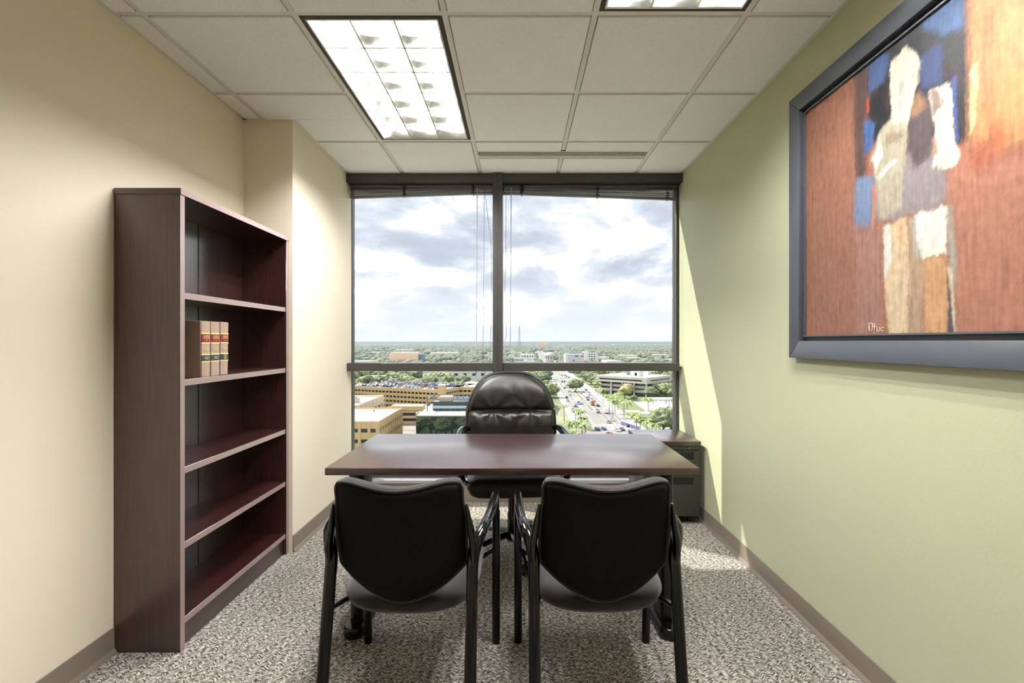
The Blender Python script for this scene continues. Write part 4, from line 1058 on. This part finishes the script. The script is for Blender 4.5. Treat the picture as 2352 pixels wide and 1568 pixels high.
def truck_mesh(nm, rgb, L=7.5):
    p = mat('truck_paint_' + nm, rgb, .4); b = MB()
    b.m = 0; b.box(-L / 2, L / 2 - 2.0, -1.15, 1.15, .7, 3.3); b.prism([(L / 2 - 1.9, .5), (L / 2, .5), (L / 2, 1.3), (L / 2 - .5, 2.3), (L / 2 - 1.9, 2.3)], 'y', -1.05, 1.05)
    b.m = 1; b.hexa([(L / 2 - .46, -.95, 1.4), (L / 2 + .02, -.95, 1.35), (L / 2 - .46, .95, 1.4), (L / 2 + .02, .95, 1.35), (L / 2 - .6, -.9, 2.2), (L / 2 - .42, -.9, 2.2), (L / 2 - .6, .9, 2.2), (L / 2 - .42, .9, 2.2)])
    b.m = 2
    for x in (-L / 2 + 1.4, L / 2 - 1.2):
        for y in (-1.12, .9): b.lathe([(.48, y), (.48, y + .22)], (x, 0, .48), 10, 'y')
    o = b.build('truck', [p, O['dglass'], M['rubber']]); me = o.data; bpy.data.objects.remove(o); return me
CARC = {'white': C(236, 236, 236), 'silver': C(176, 180, 186), 'dark grey': C(70, 74, 84), 'black': C(34, 36, 42), 'blue': C(62, 84, 130), 'red': C(140, 60, 62), 'tan': C(176, 160, 136)}
CM = {k: car_mesh(k.replace(' ', '_'), v) for k, v in CARC.items()}
TM = {'white': truck_mesh('white', C(232, 232, 230)), 'orange': truck_mesh('orange', C(176, 116, 88), 5.5), 'bus': truck_mesh('bus', C(214, 218, 224), 10.5)}
def put(me, name, loc, rz, label, cat, group=None):
    o = bpy.data.objects.new(name, me); col.objects.link(o); o.location = loc; o.rotation_euler = (0, 0, rz); return tag(o, label, cat, group)
PI = math.pi; rdir = PI / 2 - .0239
def zpx(x, y): return 1160 + x * 420 / 2352, 740 + y * 270 / 1512     # my notes on the right half of the view
road_cars = [(735, 685, 'dark grey'), (770, 685, 'red'), (795, 700, 'dark grey'), (820, 715, 'dark grey'), (780, 715, 'silver'), (865, 750, 'black'), (735, 770, 'black'), (765, 768, 'dark grey'),
  (945, 775, 'black'), (820, 820, 'black'), (765, 850, 'dark grey'), (790, 835, 'silver'), (825, 898, 'silver'), (960, 828, 'black'), (1040, 875, 'dark grey'), (970, 915, 'silver'), (1082, 935, 'silver'),
  (840, 945, 'silver'), (1110, 980, 'white'), (1065, 1000, 'dark grey'), (795, 970, 'dark grey'), (805, 1015, 'silver'), (1095, 1030, 'white'), (1140, 1020, 'black'), (905, 1088, 'dark grey'), (870, 1128, 'silver')]
for x, y, cname in road_cars:
    q = P(*zpx(x, y), GZ + .12)
    lane_x = q.x - RX(q.y)
    put(CM[cname], 'car', q, rdir + (PI if lane_x < 0 else 0), '%s car in the queue on the far boulevard' % cname, 'car', '%s cars on the boulevard' % cname)
for x, y, me, nm, lab, cat in ((1195, 1080, CM['black'], 'car', 'black car right behind the orange van on the boulevard', 'car'), (1172, 1118, CM['white'], 'car', 'white car between the red car and the black car', 'car'),
   (1200, 1165, CM['red'], 'car', 'red car beside the parked white box truck', 'car'), (1125, 1065, TM['orange'], 'van', 'orange brown van on the boulevard', 'van'), (1290, 1165, TM['white'], 'box_truck', 'white box truck at the crosswalk, nearest the palms', 'truck'),
   (1048, 962, TM['white'], 'box_truck', 'white box truck further up the boulevard', 'truck'), (935, 1045, TM['bus'], 'city_bus', 'pale bus coming down the left carriageway', 'bus'),
   (1370, 1265, CM['white'], 'car', 'white car just past the crossing', 'car'), (1330, 1290, CM['tan'], 'car', 'tan car waiting just past the crossing', 'car')):
    q = P(*zpx(x, y), GZ + .12); put(me, nm, q, rdir + (PI if nm == 'city_bus' else 0), lab, cat)
for x, y, cn, lab in ((1185, 1380, 'dark grey', 'dark grey car leftmost on the cross street'), (1265, 1378, 'blue', 'blue car on the cross street'), (1445, 1398, 'white', 'white car on the cross street by the cabinet top'), (1500, 1388, 'dark grey', 'dark grey car on the cross street next to the white one'), (1615, 1345, 'black', 'black car turning at the purple fence'), (1345, 1445, 'red', 'red car on the cross street at the desk edge')):
    put(CM[cn], 'car', P(*zpx(x, y), GZ + .12), math.radians(100 if x < 1600 else 15), lab, 'car')
# parked on the garage decks
rcar = random.Random(5)
def park(root, z, rows, x0, x1, where, skip=.14):
    a = root.rotation_euler.z; n = 0
    for yl in rows:
        x = x0
        while x < x1:
            if rcar.random() > skip:
                cn = rcar.choice(['white', 'white', 'silver', 'silver', 'dark grey', 'black', 'tan', 'blue', 'red', 'dark grey', 'silver', 'white', 'black'])
                q = Vector(root.location) + Matrix.Rotation(a, 3, 'Z') @ Vector((x, yl, z))
                put(CM[cn], 'car', q, a + PI / 2 + rcar.choice((0, PI)), '%s car parked on %s' % (cn, where), 'car', '%s cars on %s' % (cn, where))
            x += 2.75
park(ga, 15.02, (4, 12, 18.5, 28), 3, 64, 'the long tan garage roof')
park(gb, 15.02, (6, 22), 3, 42, 'the right hand garage wing roof', .62)
park(de, 7.42, (11, 17), 20, 44, 'the low deck roof', .55)

# ---- poles
def lamp_post(x, y, h, arm, label):
    q = P(*zpx(x, y), GZ); r = empty('street_lamp', q, 0, label, 'street lamp', 'tall galvanised street lamps')
    MB().sweep([(0, 0, 0), (0, 0, h)], lerpr([.16, .1], 2), 6).build('pole', O['pole'], r)
    if arm: MB().sweep([(0, 0, h - .1), (arm * .5, 0, h + .5), (arm, 0, h + .7)], .08, 5).build('arm', O['pole'], r); MB().box(min(arm, arm * 1.25), max(arm, arm * 1.25), -.2, .2, h + .6, h + .8).build('lamp_head', O['pole'], r)
for x, y, h, arm, lab in ((1510, 1200, 11, -5, 'street lamp rising beside the purple fence'), (1340, 1150, 13, -4, 'street lamp standing among the verge palms'), (1545, 1320, 13, 0, 'thick bare signal pole at the street corner'), (1045, 800, 15, 0, 'tall bare pole beside the boulevard sidewalk'),
      (1105, 800, 14, 0, 'second tall bare pole beside the boulevard sidewalk'), (715, 880, 12, 0, 'bare pole on the near side of the boulevard, left'), (725, 950, 10, 0, 'shorter bare pole on the near side of the boulevard, left'), (1170, 880, 9, 0, 'short bare pole by the verge grass')): lamp_post(x, y, h, arm, lab)

# ---- trees
def crown_mesh(seed, m, sub=4):
    bm = bmesh.new(); bmesh.ops.create_icosphere(bm, subdivisions=sub, radius=1.0)
    for v in bm.verts:
        n_ = v.co.normalized(); d = 1 + .30 * mnoise.noise(n_ * 1.7 + Vector((seed, 0, 0))) + .34 * mnoise.noise(n_ * 4.2 + Vector((0, seed, 0))) + .30 * mnoise.noise(n_ * 9 + Vector((0, 0, seed))) + .2 * mnoise.noise(n_ * 17 + Vector((seed, 0, seed)))
        v.co = Vector((n_.x * d, n_.y * d, n_.z * d * (.8 if n_.z > 0 else .55)))
    me = bpy.data.meshes.new('crown'); bm.to_mesh(me); bm.free(); me.shade_smooth(); me.materials.append(m); return me
CR = {k: [crown_mesh(s + i * 3.7, O[k]) for s in (1, 5)] for i, k in enumerate(('leaf_a', 'leaf_b', 'leaf_c', 'leaf_d'))}
trunk_me = MB().sweep([(0, 0, 0), (.1, 0, .5), (0, 0, 1)], [.05, .04, .03], 6).build('trunk', O['bark']); tm = trunk_me.data; bpy.data.objects.remove(trunk_me)
rt = random.Random(11)
def tree(q, h, r, kind, label, group, trunk=True):
    root = empty('broadleaf_tree', q, rt.uniform(0, 6), label, 'tree', group)
    o = bpy.data.objects.new('crown', rt.choice(CR[kind])); col.objects.link(o); o.parent = root; o.location = (0, 0, h - r * .62); o.scale = (r, r * rt.uniform(.9, 1.1), r * .85)
    if trunk:
        t_ = bpy.data.objects.new('trunk', tm); col.objects.link(t_); t_.parent = root; t_.scale = (h, h, h * .7)
for x, y, h, r, kd, lab in ((1350, 880, 9, 5.6, 'leaf_a', 'dark green round tree left of the concrete office building'), (1440, 880, 9, 5.4, 'leaf_a', 'second dark green tree in front of the concrete office building'), (1920, 940, 10, 6.2, 'leaf_b', 'bright green tree at the right end of the concrete office building'),
     (2070, 960, 10, 7, 'leaf_b', 'wide bright green tree by the window edge, behind the white canopies'), (905, 895, 10, 6, 'leaf_a', 'lone tree standing in the boulevard median'), (1545, 985, 8.5, 4.6, 'leaf_c', 'yellowish tree among the verge palms'),
     (1590, 945, 9, 4.6, 'leaf_d', 'pale blossoming tree against the concrete office columns'), (2030, 1400, 10, 7, 'leaf_a', 'green tree in front of the drive through canopy, by the cabinet top'), (2140, 1390, 10, 7, 'leaf_b', 'lighter green tree at the lower right window corner'),
     (1300, 900, 8, 4, 'leaf_a', 'small green tree on the grass verge'), (2190, 990, 8, 5, 'leaf_a', 'green tree cut by the right window frame'), (1660, 1010, 4, 2.5, 'leaf_a', 'small clipped shrub by the long white canopy')):
    tree(P(*zpx(x, y), GZ), h, r, kd, lab, 'street trees on the right')
# wooded belt: the nearest crowns one by one, the rest as one woodland
def blocked(x, y):
    if abs(x - RX(y)) < 19 and y < 2200: return True
    for x0, x1, y0, y1 in ((-130, 36, 205, 352), (-100, 4, 140, 212), (-106, -10, 470, 562), (60, 200, 215, 350), (66, 132, 365, 452), (-260, -185, 880, 945), (74, 112, 740, 806), (128, 164, 900, 975), (-10, 34, 800, 876), (52, 80, 985, 1012), *SM):
        if x0 < x < x1 and y0 < y < y1: return True
    return False
cand = []
while len(cand) < 270:
    y = 352 + 330 * rt.random() ** .8; x = rt.uniform(-.40, .36) * y
    if not blocked(x, y) and all((x - a) ** 2 + (y - b_) ** 2 > 36 for a, b_ in cand): cand.append((x, y))
for x, y in cand:
    side = 'left' if x < RX(y) else 'right'
    tree(Vector((x, y, GZ)), rt.uniform(7, 11), rt.uniform(4.5, 7), rt.choice(['leaf_a', 'leaf_a', 'leaf_b']), 'green tree crown in the wooded belt %s of the boulevard' % side, 'wooded belt %s of the boulevard' % side, trunk=False)
for k in range(16):                                   # trees opposite the mirror glass block
    tree(Vector((-44 + k * 3.1 + rt.uniform(-1, 1), 148 + rt.uniform(-5, 5), GZ)), rt.uniform(9, 13), rt.uniform(3.5, 5), rt.choice(['leaf_a', 'leaf_b']), 'green tree at the foot of the mirror glass block', 'trees reflected in the glass block')
def woodland():
    import numpy as np
    rng = np.random.default_rng(3)
    bm = bmesh.new(); bmesh.ops.create_icosphere(bm, subdivisions=1, radius=1.0); bv = np.array([v.co[:] for v in bm.verts]); bf = np.array([[v.index for v in f.verts] for f in bm.faces]); bm.free()
    pts = []
    n = 26000
    y = np.sqrt(rng.uniform(640 ** 2, 4200 ** 2, n)); x = rng.uniform(-.44, .42, n) * y
    keep = [(not blocked(a, b_)) and mnoise.noise(Vector((a * .006, b_ * .004, 4))) > -.28 for a, b_ in zip(x, y)]
    x, y = x[keep], y[keep]; n = len(x)
    r = rng.uniform(5, 9, n) * (1 + y / 6000); h = rng.uniform(3.5, 7.5, n)
    jit = rng.uniform(.75, 1.25, (n, len(bv), 1))
    V = bv[None] * jit * np.stack([r, r, h * .9], 1)[:, None, :]
    V += np.stack([x, y, GZ + h * .7], 1)[:, None, :]
    V = V.reshape(-1, 3); Fc = (bf[None] + (np.arange(n) * len(bv))[:, None, None]).reshape(-1, 3)
    me = bpy.data.meshes.new('woodland'); me.vertices.add(len(V)); me.vertices.foreach_set('co', V.ravel())
    me.loops.add(Fc.size); me.loops.foreach_set('vertex_index', Fc.ravel().astype(np.int32))
    me.polygons.add(len(Fc)); me.polygons.foreach_set('loop_start', (np.arange(len(Fc)) * 3).astype(np.int32)); me.polygons.foreach_set('loop_total', np.full(len(Fc), 3, np.int32))
    me.update(); me.materials.append(O['canopy']); me.shade_smooth()
    o = bpy.data.objects.new('woodland', me); col.objects.link(o)
    tag(o, 'sea of grey green tree crowns spreading towards the horizon', 'trees', kind='stuff')
woodland()
# palms: trunk, crown boss and single fronds
def frond_mesh(L):
    b = MB(); N = 7
    for side in (-1, 1):
        for k in range(N):
            t0, t1 = k / N, (k + 1) / N
            def pt(t, e):
                x = L * (t - .18 * t ** 3); z = L * (.42 * t - .85 * t * t); w_ = L * .17 * math.sin(math.pi * min(1, .12 + .88 * t)) ** .6 if t < 1 else 0
                return (x, side * e * w_, z - e * w_ * .55)
            i0 = len(b.v); b.v += [pt(t0, 0), pt(t1, 0), pt(t1, 1), pt(t0, 1)]; b.face((i0, i0 + 1, i0 + 2, i0 + 3))
    o = b.build('frond', O['frond'], recalc=False); me = o.data; bpy.data.objects.remove(o); return me
FR = frond_mesh(3.4); PT = MB().sweep([(0, 0, 0), (.03, 0, .5), (0, .02, 1)], [.32, .22, .18], 8).build('trunk', O['trunk']); ptm = PT.data; bpy.data.objects.remove(PT)
BO = MB().lathe([(.1, -.5), (.34, -.2), (.3, .3), (.1, .5)], (0, 0, 0), 8).build('crown_boss', O['frond']); bom = BO.data; bpy.data.objects.remove(BO)
def palm(crown, s, label, group, base_z=GZ):
    root = empty('palm_tree', (crown.x, crown.y, base_z), rt.uniform(0, 6), label, 'palm tree', group); h = crown.z - base_z
    for me, nm, loc, sc in ((ptm, 'trunk', (0, 0, 0), (1, 1, h)), (bom, 'crown_boss', (0, 0, h), (s, s, s))):
        o = bpy.data.objects.new(nm, me); col.objects.link(o); o.parent = root; o.location = loc; o.scale = sc
    for k in range(11):
        o = bpy.data.objects.new('frond', FR); col.objects.link(o); o.parent = root; o.location = (0, 0, h + .1); o.scale = (s, s, s * rt.uniform(.8, 1.2))
        o.rotation_euler = (rt.uniform(-.15, .15), rt.uniform(-.5, .25), k * 2 * PI / 11 + rt.uniform(-.2, .2))
def zp1(x, y): return 780 + x * 400 / 1695, 740 + y * 370 / 1568       # notes on the left half
for grp, fn, hh, s, ls in (('palms on the verge right of the boulevard', zpx, 10, 1.35, [(1195, 790, 'tall palm nearest the boulevard verge'), (1165, 760, 'palm furthest up the verge'), (1262, 855, 'palm just right of the tall verge palm'), (1415, 960, 'palm leaning over the verge, middle of the row'), (1385, 1000, 'palm behind the tall street lamp'), (1450, 925, 'palm in front of the yellowish tree'), (1570, 1020, 'broad palm at the right end of the verge row'), (1530, 1000, 'palm crowded behind the broad verge palm'), (1340, 960, 'slim palm beside the tall street lamp'), (1840, 990, 'lone young palm in front of the long white canopy')]),
     ('palms at the street corner below the boulevard', zpx, 9, 1.15, [(910, 1130, 'left one of the twin palms above the corner clump'), (972, 1140, 'right one of the twin palms above the corner clump'), (825, 1285, 'bushy palm beside the leather chair'), (1000, 1230, 'fullest palm in the corner clump'), (1030, 1330, 'low palm at the right of the corner clump'), (920, 1290, 'palm in the middle of the corner clump'), (760, 1070, 'slim palm touching the leather chair outline'), (850, 1395, 'low palm just above the chair arm'), (905, 1420, 'lowest palm at the desk edge'), (985, 1290, 'palm hidden behind the fullest corner palm')]),
     ('palms in front of the drive through canopy', zpx, 8, 1.25, [(1690, 1185, 'palm leftmost in front of the drive through canopy'), (1738, 1215, 'palm second in front of the drive through canopy'), (1822, 1265, 'drooping palm above the cabinet top'), (1935, 1310, 'low wide palm above the cabinet top')]),
     ('palms in front of the long white building', zp1, 11, 1.9, [(858, 512, 'leftmost palm before the long white building'), (905, 505, 'second palm before the long white building'), (955, 497, 'third palm before the long white building'), (985, 495, 'fourth palm before the long white building'), (1030, 500, 'fifth palm before the long white building'), (1080, 505, 'rightmost palm before the long white building')])):
    for x, y, lab in ls:
        q = P(*fn(x, y), GZ + hh)
        palm(q, s, lab, grp)
palm(P(*zp1(790, 880), GZ + 8), 1.0, 'small palm between the low deck and the glass block', None)
# low hedge in the strip seen under the desk
b = MB()
for k in range(420):
    x, y = rt.uniform(-70, 20), rt.uniform(139, 144); r = rt.uniform(.5, .9)
    b.lathe([(r * .5, GZ), (r, GZ + r * .7), (r * .6, GZ + r * 1.3), (.05, GZ + r * 1.5)], (x, y, 0), 6)
tag(b.build('hedge', O['leaf_c'], smooth=True), 'yellow green hedge along the street far below', 'hedge', kind='stuff')

# ---- thin summer haze over the far city
hm = bpy.data.materials.new('summer_haze'); hm.use_nodes = True; t = hm.node_tree; t.nodes.clear()
vs_ = node(t, 'ShaderNodeVolumeScatter', Color=(.62, .78, 1.0, 1), Density=.00009, Anisotropy=.2); oo = node(t, 'ShaderNodeOutputMaterial'); va_ = node(t, 'ShaderNodeVolumeAbsorption', Color=(.1, .1, .1, 1), Density=.00012); ad_ = node(t, 'ShaderNodeAddShader')
t.links.new(vs_.outputs[0], ad_.inputs[0]); t.links.new(va_.outputs[0], ad_.inputs[1]); t.links.new(ad_.outputs[0], oo.inputs['Volume'])
hz_ = MB().box(-16000, 16000, 300, 25900, GZ - 1, -6).build('haze', hm); tag(hz_, 'thin pale haze hanging over the distant city', 'haze', kind='stuff')
